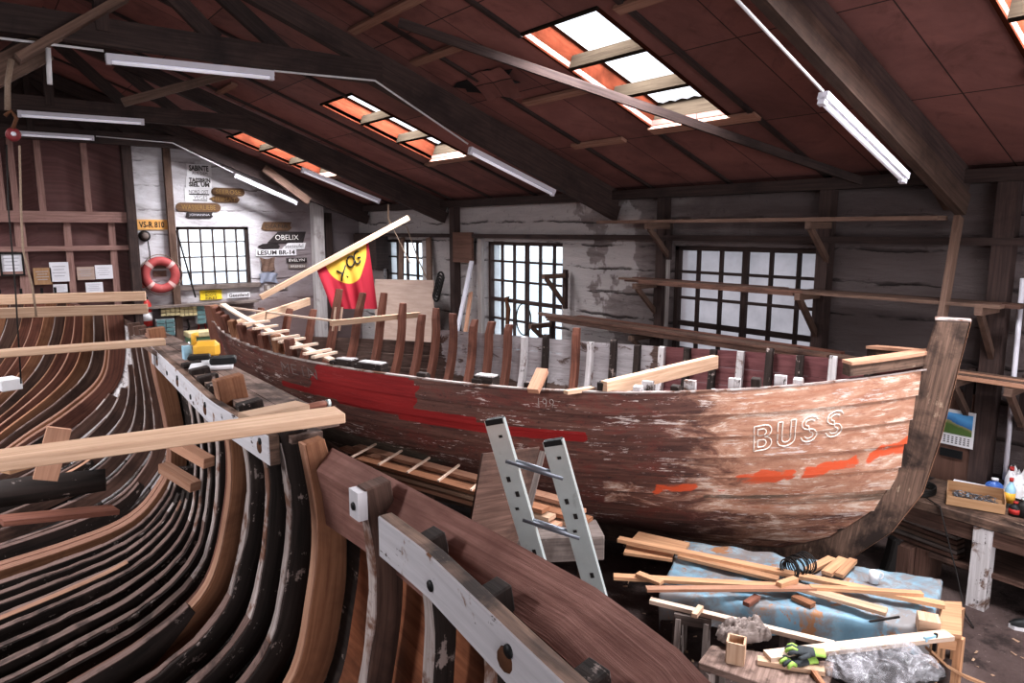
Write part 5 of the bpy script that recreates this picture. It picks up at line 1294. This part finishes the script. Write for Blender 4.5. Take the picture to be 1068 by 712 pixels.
# ------------------------------------------------------------------ tarpaulin table
TZ = .52
C0, C1, C2, C3 = at(692, 618, Z=TZ), at(716, 567, Z=TZ), at(978, 607, Z=TZ), at(962, 655, Z=TZ)
t = thing('low_table', 'long low table hidden under the blue tarpaulin', 'table', (C0 + C2) / 2 - V((0, 0, TZ)))
def bil(u, v): return C0.lerp(C3, u).lerp(C1.lerp(C2, u), v)
mb = MB(); P = [bil(.02, .05), bil(.98, .05), bil(.98, .95), bil(.02, .95)]; mb.prism([p - V((0, 0, .05)) for p in P], V((0, 0, .03))); mb.build('top', MAT['grey'], t)
for u in (.06, .5, .94):
    for v in (.15, .85): q = bil(u, v); MB().bar((q.x, q.y, 0), (q.x, q.y, TZ - .05), .08, .08).build('leg', MAT['grey'], t)
rows = []; nu, nv = 90, 40
for i in range(nv + 1):
    v = -.22 + 1.34 * i / nv; row = []
    for j in range(nu + 1):
        u = -.05 + 1.1 * j / nu; p = bil(max(-.02, min(1.02, u)), max(-.03, min(1.03, v)))
        n1 = mnoise.noise(V((p.x * 3, p.y * 3, 1))); n2 = mnoise.noise(V((p.x * 8, p.y * 8, 5))); n3 = abs(mnoise.noise(V((p.x * 5, p.y * 2.2, 9))))
        z = TZ + .012 + .02 * abs(n1) + .012 * n2 + .05 * max(0, .25 - n3) * (1 if .02 < u < .98 else .3)
        over = max(0, -.03 - v, 0) * 1.0; z -= over * 1.1; overu = max(0, u - 1.02, -.02 - u); z -= overu * 3.2
        if v > 1.03: z -= (v - 1.03) * 1.3
        row.append(V((p.x + .015 * n2, p.y + .015 * n1 - over * .12, max(.12, z))))
    rows.append(row)
mb = MB(); mb.smooth = True; mb.grid(rows); single(mb, 'tarpaulin', MAT['tarp'], 'crumpled dusty blue tarpaulin spread over the low table', 'tarpaulin')
TT = TZ + .05
def lath(px0, py0, px1, py1, w, h, mat, label, z=TT, dz=0, group='loose laths on the tarpaulin'): return piece('loose_lath', at(px0, py0, Z=z), at(px1, py1, Z=z + dz), w, h, MAT[mat], label, 'lath', group)
lath(645, 562, 985, 631, .07, .03, 'larch', 'longest orange lath running the length of the tarpaulin', TT + .05, -.02)
lath(662, 560, 716, 572, .2, .03, 'larch', 'wide orange board at the left end of the tarpaulin', TT + .0)
lath(652, 573, 702, 580, .16, .025, 'larch', 'short wide orange board below the wide one at the left end', TT - .02)
lath(708, 579, 812, 604, .075, .025, 'larch', 'orange lath parallel to the longest one, in the middle', TT + .02)
lath(640, 601, 828, 612, .07, .025, 'larch', 'orange lath reaching furthest left over the dark floor', TT + .03)
lath(674, 614, 850, 613, .06, .022, 'oak_light', 'brown lath lying level across the middle of the tarpaulin', TT + .055)
lath(818, 608, 925, 638, .09, .025, 'pine', 'pale lath under the crossing in the middle of the tarpaulin', TT + .035)
lath(845, 612, 962, 619, .05, .025, 'larch', 'short orange lath right of the crossing', TT + .06)
lath(665, 598, 690, 608, .06, .025, 'larch', 'small orange lath piece on the leftmost lath', TT + .06)
lath(862, 598, 880, 583, .08, .03, 'larch', 'short thick orange offcut behind the wire coil', TT + .03)
lath(842, 595, 868, 582, .07, .025, 'larch', 'orange offcut just right of the wire coil', TT + .01)
lath(875, 600, 890, 584, .06, .03, 'larch', 'stubby orange block left of the white mug', TT + .03)
lath(812, 610, 830, 604, .05, .04, 'larch', 'small crosswise chip in the middle of the tarpaulin', TT + .08)
lath(828, 622, 848, 631, .07, .03, 'oak', 'dark brown offcut on the middle of the tarpaulin', TT)
lath(778, 630, 790, 622, .05, .03, 'oak_red', 'small dark brown cube shaped offcut on the tarpaulin', TT)
# wire coil
c = at(831, 590, Z=TT + .09); rr = random.Random(3)
ax1 = (rt * .8 + hd * .5).normalized(); mb = MB()
for k in range(16):
    o = -.11 + .22 * k / 15; tilt = rr.uniform(-.25, .25); r_ = .075 + rr.uniform(-.012, .012); u1 = V((0, 0, 1)); u2 = ax1.cross(u1)
    mb.tube([c + ax1 * (o + tilt * .1 * math.cos(a)) + u1 * (r_ * math.sin(a)) + u2 * (r_ * math.cos(a)) for a in [2 * math.pi * j / 18 for j in range(18)]], .005, 5, closed=True)
single(mb, 'wire_coil', MAT['iron'], 'loose coil of dark wire on the back of the tarpaulin', 'coil')
def mug(px, py, z, mat, label, r=.035, h=.09, name='paint_pot', cat='pot'):
    p = at(px, py, Z=z); t = thing(name, label, cat, p); mb = MB(); mb.lathe(p, [(0, 0), (r, 0), (r, h), (r - .006, h), (r - .006, .01), (0, .01)], 18); mb.build('body', MAT[mat], t)
    mb = MB(); q = p + V((0, 0, h)); mb.tube([q + rt * r, q + rt * (r + .03) - V((0, 0, .02)), q + rt * (r + .03) - V((0, 0, .055)), q + rt * r - V((0, 0, .07))], .006, 6); mb.build('handle', MAT[mat], t)
mug(911, 607, TT - .01, 'white', 'white mug standing at the back of the tarpaulin')
single(MB().box(at(968, 650, Z=TT + .02), (.13, .13, .1), .5), 'wood_block', MAT['pine'], 'pale square wood block at the right end of the tarpaulin', 'block', bevel=.003)
piece('iron_rod', at(907, 648, Z=TT + .02), at(938, 643, Z=TT + .03), .012, .012, MAT['iron'], 'short dark rod on the right part of the tarpaulin', 'rod')
# orange stool at the right end
sp = [at(985, 628, Z=.44), at(1003, 629, Z=.44), at(1003, 664, Z=.44), at(975, 660, Z=.44)]
t = thing('work_stool', 'small orange brown wooden stool at the right end of the tarpaulin', 'stool', V((sum(p.x for p in sp) / 4, sum(p.y for p in sp) / 4, 0)))
mb = MB(); mb.prism([p - V((0, 0, .02)) for p in sp][::-1], V((0, 0, .035))); mb.build('seat', MAT['larch'], t, bevel=.004)
ce = V((sum(p.x for p in sp) / 4, sum(p.y for p in sp) / 4, 0))
for p in sp: q = V((p.x, p.y, 0)).lerp(ce, .12); MB().bar((q.x, q.y, 0), (q.x, q.y, .42), .05, .05).build('leg', MAT['larch'], t)
for a, b in ((0, 1), (2, 3)): p = sp[a].lerp(ce, .1); q = sp[b].lerp(ce, .1); MB().bar((p.x, p.y, .36), (q.x, q.y, .36), .02, .07).build('apron', MAT['larch'], t)

# ------------------------------------------------------------------ low sawhorse bench in front with gloves
BZ = .55
Q = [at(728, 690, Z=BZ), at(742, 672, Z=BZ), at(870, 690, Z=BZ), at(860, 735, Z=BZ)]
t = thing('low_bench', 'low plank bench with splattered top at the bottom right', 'bench', V((Q[0].x, Q[0].y, 0)))
MB().prism([p - V((0, 0, .05)) for p in Q][::-1], V((0, 0, .05))).build('top', MAT['stage'], t, bevel=.005)
cq = (Q[0] + Q[1] + Q[2] + Q[3]) / 4
for p in Q: q = p.lerp(cq, .15); MB().bar((q.x, q.y, 0), (q.x, q.y, BZ - .05), .07, .07).build('leg', MAT['grey'], t)
def sawhorse(px0, py0, px1, py1, z, label):
    a, b = at(px0, py0, Z=z), at(px1, py1, Z=z); d = (b - a).normalized(); s = V((d.y, -d.x, 0)); t = thing('sawhorse', label, 'sawhorse', V(((a.x + b.x) / 2, (a.y + b.y) / 2, 0)))
    MB().bar(a, b, .1, .07).build('beam', MAT['grey'], t)
    for f in (.12, .88):
        p = a.lerp(b, f)
        for k in (-1, 1): MB().bar(p + s * (.04 * k), V((p.x, p.y, 0)) + s * (.22 * k), .08, .035, d).build('leg', MAT['grey'], t)
        MB().bar(p + s * .13 - V((0, 0, z * .45)), p - s * .13 - V((0, 0, z * .45)), .03, .08).build('brace', MAT['grey'], t)
sawhorse(704, 641, 742, 648, .5, 'grey wooden sawhorse at the left end of the tarpaulin table')
lath(678, 626, 870, 672, .05, .03, 'pine_pale', 'long pale lath in front of the tarpaulin, from sawhorse to bench', .56, 0, None)
lath(724, 642, 731, 633, .04, .03, 'pine', 'short crosspiece lying on the long pale lath', .6, 0, None)
lath(800, 684, 990, 662, .09, .03, 'pine_pale', 'pale plank running from the gloves to the stool', .6, -.02, None)
lath(790, 688, 860, 700, .06, .03, 'pine', 'pale strip lying on the bench before the gloves', .57, 0, None)
# small open wooden box
p = at(767, 688, Z=BZ); t = thing('small_wooden_box', 'small open pale wooden box standing on the low bench', 'box', p); s_ = .1
ang = .5; rm = Matrix.Rotation(ang, 3, 'Z')
for d, sz in (((s_ / 2, 0), (.012, s_, .14)), ((-s_ / 2, 0), (.012, s_, .14)), ((0, s_ / 2), (s_, .012, .14)), ((0, -s_ / 2), (s_, .012, .14))):
    MB().box(p + rm @ V((d[0], d[1], .07)), sz, ang).build('side', MAT['pine'], t)
MB().box(p + V((0, 0, .008)), (s_, s_, .014), ang).build('bottom', MAT['pine'], t)
# work gloves: palm, cuff, five bent fingers
def glove(c, ang, label, seed, flip=1):
    t = thing('work_glove', label, 'glove', c, None); rm = Matrix.Rotation(ang, 3, 'Z'); rr = random.Random(seed)
    L = lambda x, y, z: c + rm @ V((x, y * flip, z))
    mb = MB(); mb.smooth = True; rows = []
    prof = [(-.02, .036, .02), (.0, .042, .022), (.035, .047, .024), (.07, .046, .02), (.085, .04, .014)]
    mb.lathe((0, 0, 0), [(0, 0)], 3) if False else None
    for x, w, h in prof: rows.append([L(x, w * math.cos(a), .022 + h * math.sin(a)) for a in [2 * math.pi * k / 16 for k in range(17)]])
    mb.grid(rows); mb.build('palm', MAT['glove_dark'], t)
    mb = MB(); rows = [[L(x, w * math.cos(a), .022 + h * math.sin(a)) for a in [2 * math.pi * k / 16 for k in range(17)]] for x, w, h in ((-.075, .042, .02), (-.05, .037, .02), (-.015, .037, .021))]
    mb.smooth = True; mb.grid(rows); mb.build('cuff', MAT['glove_green'], t)
    for k, (y, ln) in enumerate(((.033, .062), (.011, .075), (-.012, .07), (-.034, .055))):
        b = rr.uniform(.4, 1.1); p0 = (.078, y, .022); p1 = (.078 + ln * .5, y * 1.15, .022 + .02 * b); p2 = (.078 + ln * .85, y * 1.2, .02 + .008 * b); p3 = (.078 + ln, y * 1.2, .012)
        mb = MB(); mb.tube([L(*p0), L(*p1), L(*p2), L(*p3)], [.0125, .013, .0125, .008], 10); f_ = mb.build('finger', MAT['glove_green' if k % 2 else 'glove_dark'], t)
    mb = MB(); mb.tube([L(.02, .04, .022), L(.05, .07, .028), L(.075, .08, .022), L(.09, .078, .016)], [.015, .014, .0125, .009], 10); mb.build('thumb', MAT['glove_dark'], t)
glove(at(846, 683, Z=.625), 2.3, 'dark work glove with lime green cuff, upper one of the pair', 1)
glove(at(838, 692, Z=BZ + .02), 2.7, 'green and black work glove lying lower on the bench', 5, -1)
# grey rag bundle and clear plastic
def crumple(c, rx, ry, h, mat, name, label, cat, seed, nx=44, ny=30, ang=0.3, drop=0):
    rows = []; rm = Matrix.Rotation(ang, 3, 'Z')
    for i in range(ny + 1):
        row = []
        for j in range(nx + 1):
            u, v = -1 + 2 * j / nx, -1 + 2 * i / ny; r2 = u * u + v * v
            k = 1 - .25 * r2 / 2
            n1 = mnoise.noise(V((u * 2.6 + seed, v * 2.6, 1))); n2 = 1 - 2 * abs(mnoise.noise(V((u * 4 + seed, v * 4.5, 7)))); n3 = 1 - 2 * abs(mnoise.noise(V((u * 9, v * 9 + seed, 3))))
            e = max(0, 1 - max(abs(u), abs(v)) ** 4)
            z = h * (e * (.45 + .45 * n1 + .35 * n2) + .06 * n3) ; z = max(z, .004)
            row.append(c + rm @ V((u * rx * k * (1 + .15 * n1), v * ry * k * (1 + .2 * n2 * .5), 0)) + V((0, 0, z - drop * max(0, -v - .2))))
        rows.append(row)
    mb = MB(); mb.smooth = True; mb.grid(rows); return single(mb, name, MAT[mat], label, cat)
crumple(at(775, 664, Z=.585), .2, .09, .13, 'grey', 'rag_bundle', 'bundle of grey rags lying behind the small wooden box', 'rag', 2, ang=-.5)
crumple(at(925, 692, Z=.56), .36, .22, .085, 'plastic', 'plastic_sheet', 'crumpled clear plastic sheet at the bottom right', 'plastic', 5, ang=-.55)
crumple(at(880, 700, Z=.55), .12, .12, .09, 'plastic', 'plastic_bag', 'crumpled plastic bag beside the lower glove', 'plastic', 9, ang=.4)
piece('support_plank', at(885, 716, Z=.5), at(958, 688, Z=.5), .36, .03, MAT['iron'], 'dark sheet under the crumpled plastic at the bottom right', 'board')
for px, py in ((900, 710), (945, 693)):
    q = at(px, py, Z=.5); single(MB().bar((q.x, q.y, 0), (q.x, q.y, .485), .1, .1), 'support_post', MAT['grey'], 'short post under the dark sheet, %s one' % ('left' if px < 930 else 'right'), 'post')
mb = MB(); pts = [at(968, 678, Z=.5), at(985, 694, Z=.35), at(1005, 706, Z=.15), at(1030, 716, Z=.03)]; mb.sweep(pts, (hd + rt * -.3).normalized(), V((0, 0, 1)), .05, .02); single(mb, 'bent_lath', MAT['larch'], 'bent orange lath curving down to the floor at the bottom right', 'lath')
c = at(975, 671, Z=.55); t = thing('screw_clamp', 'small clamp with blue grip at the right end of the pale plank', 'clamp', c)
MB().bar(c + V((0, 0, -.05)), c + V((0, 0, .07)), .02, .02).build('bar', MAT['iron'], t); MB().bar(c + V((0, 0, .05)), c + V((-.09, .03, .05)), .02, .03).build('grip', MAT['cyan'], t)
piece('wooden_tool', at(843, 693, Z=.57), at(862, 720, Z=.57), .03, .03, MAT['oak'], 'brown wooden tool handle below the gloves', 'tool')

# ------------------------------------------------------------------ workbench along the long wall
WZ = .82
t = thing('wall_workbench', 'rough old workbench along the long wall at the right edge', 'bench', (6.95, 1.8, 0))
MB().box((6.98, 1.35, WZ - .05), (.86, 2.7, .09)).build('top', MAT['stem'], t, bevel=.01)
MB().box((6.62, 1.35, WZ - .17), (.06, 2.6, .14)).build('apron', MAT['old_brown'], t)
for x, y in ((6.62, 2.02), (6.62, .3), (7.3, 2.5), (7.3, .3)): MB().box((x, y, (WZ - .1) / 2), (.12, .14, WZ - .1)).build('leg', MAT['old_white' if y == 2.02 else 'old_brown'], t)
MB().box((7.0, 1.3, .3), (.7, 2.3, .04)).build('shelf', MAT['old_brown'], t)
def onb(px, py): p = at(px, py, Z=WZ); return V((min(p.x, 7.3), p.y, WZ))
# long boards lying low beyond the bench
for k in range(5):
    p, q = at(925, 552 - 5 * k, Z=.35 + .035 * k), at(1002, 580 - 5 * k, Z=.35 + .035 * k)
    piece('stored_board', p + (p - q).normalized() * .5, q, .13, .028, MAT[('rack', 'grey', 'strut')[k % 3]], ['lowest', 'second', 'middle', 'fourth', 'topmost'][k] + ' brown board stored low behind the stem', 'board', 'boards stored behind the stem')
for s in (0, 1):
    p = at(950 + 20 * s, 568 + 2 * s, Z=.3); single(MB().box((p.x, p.y, .16), (.3, .12, .32)), 'board_support', MAT['old_brown'], 'block carrying the low stored boards, %s one' % ('left' if not s else 'right'), 'block')
# cupboard panel with calendar
a, b = at(976, 405, X=7.28), at(1027, 500, X=7.28)
t = thing('back_panel', 'brown board standing on the bench behind the calendar', 'panel', ((7.28), (a.y + b.y) / 2, WZ))
MB().box((7.3, (a.y + b.y) / 2, (WZ + a.z) / 2), (.04, a.y - b.y, a.z - WZ)).build('board', MAT['ply_brown'], t)
a, b = at(983, 425, X=7.25), at(1014, 469, X=7.25); cy_ = (a.y + b.y) / 2; w_ = a.y - b.y; h_ = a.z - b.z
t = thing('wall_calendar', 'calendar with a coast picture in blue and green hanging on the brown board', 'calendar', (7.25, cy_, b.z))
MB().box((7.262, cy_, (a.z + b.z) / 2), (.01, w_, h_)).build('sheet', MAT['white'], t)
def m_cal():
    t = NT('coast_picture'); tc = t.n('ShaderNodeTexCoord'); sp = t.n('ShaderNodeSeparateXYZ'); t.l(tc.outputs['Generated'], sp.inputs[0]); ob = t.coord('Object')
    e = t.math('ADD', sp.outputs['Z'], t.math('MULTIPLY', t.math('SUBTRACT', t.noise(ob, 8, 5, .7), .5), .45)); e = t.math('ADD', e, t.math('MULTIPLY', t.math('SUBTRACT', sp.outputs['Y'], .5), -.35))
    return t.done(t.ramp(e, (.3, (.1, .16, .05)), (.45, (.3, .26, .13)), (.5, (.05, .16, .38)), (.8, (.13, .38, .7))), .4)
MB().box((7.254, cy_, b.z + h_ * .62), (.006, w_ * .86, h_ * .58)).build('picture', m_cal(), t)
mb = MB()
for r_ in range(4):
    for k in range(7): mb.box((7.255, cy_ - w_ * .36 + w_ * .72 * k / 6, b.z + h_ * (.08 + .055 * r_)), (.003, w_ * .06, h_ * .025))
mb.build('date_rows', MAT['letter_dark'], t)
a, b = at(981, 466, X=7.27), at(1003, 479, X=7.27); single(MB().box((7.27, (a.y + b.y) / 2, (a.z + b.z) / 2), (.02, a.y - b.y, a.z - b.z)), 'black_plate', MAT['black'], 'small black plate on the brown board under the calendar', 'plate')
# open cardboard box with screws
p = onb(1010, 527); an = math.radians(62)
p = V((6.86, 2.2, WZ)); t = thing('cardboard_box', 'open cardboard tray of screws on the wall bench', 'box', p); rm = Matrix.Rotation(.35, 3, 'Z')
bw, bl, bh = .36, .42, .11
for d, sz in (((bw / 2, 0), (.008, bl, bh)), ((-bw / 2, 0), (.008, bl, bh * .75)), ((0, bl / 2), (bw, .008, bh)), ((0, -bl / 2), (bw, .008, bh))):
    MB().box(p + rm @ V((d[0], d[1], sz[2] / 2 + .004)), sz, .35).build('side', MAT['card'], t)
MB().box(p + V((0, 0, .006)), (bw, bl, .008), .35).build('bottom', MAT['card'], t)
mb = MB(); rr = random.Random(8)
for k in range(160):
    q = p + rm @ V((rr.uniform(-.14, .1), rr.uniform(-.16, .16), rr.uniform(.015, .06))); d = V((rr.uniform(-1, 1), rr.uniform(-1, 1), rr.uniform(-.3, .5))).normalized() * .025; mb.tube([q - d, q + d], .004, 5)
o = single(mb, 'screws', MAT['alu_dark'], 'heap of grey screws inside the cardboard tray', 'screws', None); o['kind'] = 'stuff'
single(MB().box((7.18, 2.36, WZ + .03), (.1, .26, .06), .2), 'white_carton', MAT['paper'], 'small white carton behind the cardboard tray', 'carton', bevel=.004)
def bottle(x, y, r, h, mat, cap, label, lab=None):
    t = thing('bottle', label, 'bottle', (x, y, WZ)); mb = MB(); mb.lathe((x, y, WZ), [(0, 0), (r, 0), (r, h * .6), (r * .8, h * .7), (r * .35, h * .82), (r * .35, h * .9)], 16); mb.build('body', MAT[mat], t)
    mb = MB(); mb.lathe((x, y, WZ), [(r * .42, h * .88), (r * .42, h), (0, h)], 12); mb.build('cap', MAT[cap], t)
    if lab: mb = MB(); mb.lathe((x, y, WZ), [(r * 1.02, h * .15), (r * 1.02, h * .5)], 16); mb.build('paper_label', MAT[lab], t)
def bpos(px, py): q = at(px, py, Z=WZ); return min(q.x, 7.28), q.y
x, y = bpos(1036, 516); bottle(x, y, .07, .16, 'glass_b', 'white', 'squat blue bottle at the back of the wall bench', 'white')
x, y = bpos(1052, 528); bottle(x, y, .04, .26, 'cyan', 'red', 'pale blue bottle with orange label on the wall bench', 'yellow')
x, y = bpos(1061, 512); bottle(x, y, .045, .28, 'white', 'red', 'white bottle with red cap at the right edge')
x, y = bpos(1058, 537); bottle(x, y, .045, .12, 'black', 'red', 'dark jar with orange label at the right edge of the bench', 'red')
x, y = bpos(1066, 538); bottle(x, y, .05, .16, 'iron', 'alu', 'dark bottle with silver cap at the right photo edge')
p = onb(1030, 505); crumple(V((7.3, 2.02, WZ)), .09, .12, .3, 'white', 'white_rag', 'white rag hanging at the back of the wall bench', 'rag', 3, 20, 16)
piece('leaning_board', V((7.2, 1.78, WZ)), V((7.3, 1.78, 1.5)), .14, .03, MAT['strut'], 'reddish board leaning on the wall at the right edge above the bench', 'board', up=(1, 0, 0))
p = at(1063, 480, X=7.32); 
mb = MB(); mb.tube([at(1067, 290, X=7.3), at(1054, 430, X=7.3), at(1048, 500, X=7.3)], .022, 8); single(mb, 'wall_pipe', MAT['lamp_white'], 'thin grey pipe running down the wall at the right edge', 'pipe')
mb = MB(); c = onb(972, 517); c = V((6.75, 2.62, WZ)); 
for k in range(4): mb.tube([c + V((.16 * math.cos(a), .13 * math.sin(a), .015 + .016 * k)) for a in [2 * math.pi * j / 24 for j in range(24)]], .009, 6, closed=True)
single(mb, 'cable_coil', MAT['iron'], 'coil of dark cable on the wall bench beside the stem', 'cable')
mb = MB(); mb.tube([V((6.6, 2.5, WZ + .02)), V((6.53, 2.35, WZ + .0)), V((6.5, 2.25, .55)), V((6.47, 2.15, .3)), V((6.3, 2.0, .05)), V((6.2, 1.9, .015))], .006, 6); single(mb, 'loose_cable', MAT['iron'], 'thin loose cable hanging off the bench to the floor', 'cable')
# shoes under the bench and on the floor, left-over boot
def shoe(c, ang, label, mats=('black', 'white')):
    t = thing('shoe', label, 'shoe', c); rm = Matrix.Rotation(ang, 3, 'Z'); L = lambda x, y, z: c + rm @ V((x, y, z))
    def ringp(x, w, z0, h): return [L(x, w * math.cos(a), z0 + h * max(0, math.sin(a))) for a in [math.pi * k / 10 for k in range(11)]]
    mb = MB(); mb.smooth = True; mb.grid([ringp(-.13, .03, .03, .07), ringp(-.1, .04, .03, .095), ringp(-.03, .042, .03, .09), ringp(.04, .046, .03, .06), ringp(.1, .044, .03, .045), ringp(.14, .02, .03, .02)]); mb.build('upper', MAT[mats[0]], t)
    mb = MB(); P = [(-.14, .03), (-.14, -.03), (-.05, -.042), (.06, -.05), (.12, -.042), (.148, 0), (.12, .042), (.06, .05), (-.05, .042)]; mb.prism([L(x, y, 0) for x, y in P], V((0, 0, .03))); mb.build('sole', MAT[mats[1]], t)
shoe(V((6.55, 1.62, .0)), 2.2, 'black and white shoe on the floor under the wall bench'); shoe(V((6.75, 1.55, .0)), 2.0, 'second black and white shoe, right beside the first')
c = at(935, 600, Z=.02); single(MB().prism([c + rt * x + V((0, 0, z)) for x, z in ((-.12, 0), (.12, 0), (.1, .1), (.03, .16), (.02, .34), (-.05, .36), (-.08, .15))], hd * .12), 'rubber_boot', MAT['iron'], 'dark boot standing on the floor behind the tarpaulin', 'boot', bevel=.02)
# litter of shavings on the floor
mb = MB(); rr = random.Random(33)
for k in range(420):
    x, y = rr.uniform(2.6, 6.4), rr.uniform(.2, 5.2); a = rr.uniform(0, 6.3); l = rr.uniform(.008, .03); w = rr.uniform(.004, .012); z = .006
    d = V((math.cos(a) * l, math.sin(a) * l, 0)); s = V((-math.sin(a) * w, math.cos(a) * w, 0)); p = V((x, y, z))
    o = len(mb.v); mb.v += [p - d - s, p + d - s, p + d + s + V((0, 0, .006)), p - d + s]; mb.face((o, o + 1, o + 2, o + 3), [(0, 0), (l, 0), (l, w), (0, w)])
o = single(mb, 'wood_shavings', MAT['pine'], 'pale wood shavings littering the dark earth floor', 'shavings'); o['kind'] = 'stuff'

# ------------------------------------------------------------------ light
def area(name, loc, aim, sx, sy, power, col=(1, 1, 1), spread=180):
    l = bpy.data.lights.new(name, 'AREA'); l.shape = 'RECTANGLE'; l.size = sx; l.size_y = sy; l.energy = power; l.color = col; l.spread = R(spread)
    o = bpy.data.objects.new(name, l); COL.objects.link(o); o.location = loc
    z = -V(aim).normalized(); x = V((0, 1, 0)) if abs(z.y) < .9 else V((1, 0, 0)); y = z.cross(x).normalized(); x = y.cross(z)
    o.rotation_euler = Matrix((x, y, z)).transposed().to_euler(); return o
xm = (SX[0] + SX[1]) / 2
for i, (a, b) in enumerate(SKY_R):
    p = V((xm, (a + b) / 2, roof_z(xm))) + S_UP * .225
    area('skylight_day_fill', p, -S_UP, b - a - .04, 1.8, SKYP[i], (.95, .97, 1.0))
for i, (a, b) in enumerate(SKY_R[1:]):  # added overhead fill lamps in the unseen left-slope openings
    p = mir(V((xm, (a + b) / 2, roof_z(xm))) + S_UP * .225)
    area('skylight_day_fill', p, -S_UPL, b - a - .04, 1.8, SKYL_FILL[i], (.95, .97, 1.0))
area('door_fill', V((1.5, YB - 1.2, 2.6)), V((0.15, 1, -.12)), 7.5, 3.6, DOOR_FILLP, (1.0, .965, .99))  # frontal fill lamp added outside the made-up doorway
W = bpy.data.worlds.new('overcast'); SC.world = W; W.use_nodes = True
bg = W.node_tree.nodes['Background']; bg.inputs[0].default_value = (.92, .96, 1.0, 1); bg.inputs[1].default_value = WORLD
SC.view_settings.view_transform = 'Standard'; SC.view_settings.look = 'None'; SC.view_settings.exposure = EXPO; SC.view_settings.gamma = GAMMA
SC.cycles.max_bounces = 8; SC.cycles.diffuse_bounces = 4; SC.cycles.transparent_max_bounces = 8; SC.cycles.sample_clamp_indirect = 6; SC.cycles.caustics_reflective = False; SC.cycles.caustics_refractive = False
for o in list(bpy.data.objects):
    if '_b' in o.keys(): del o['_b']
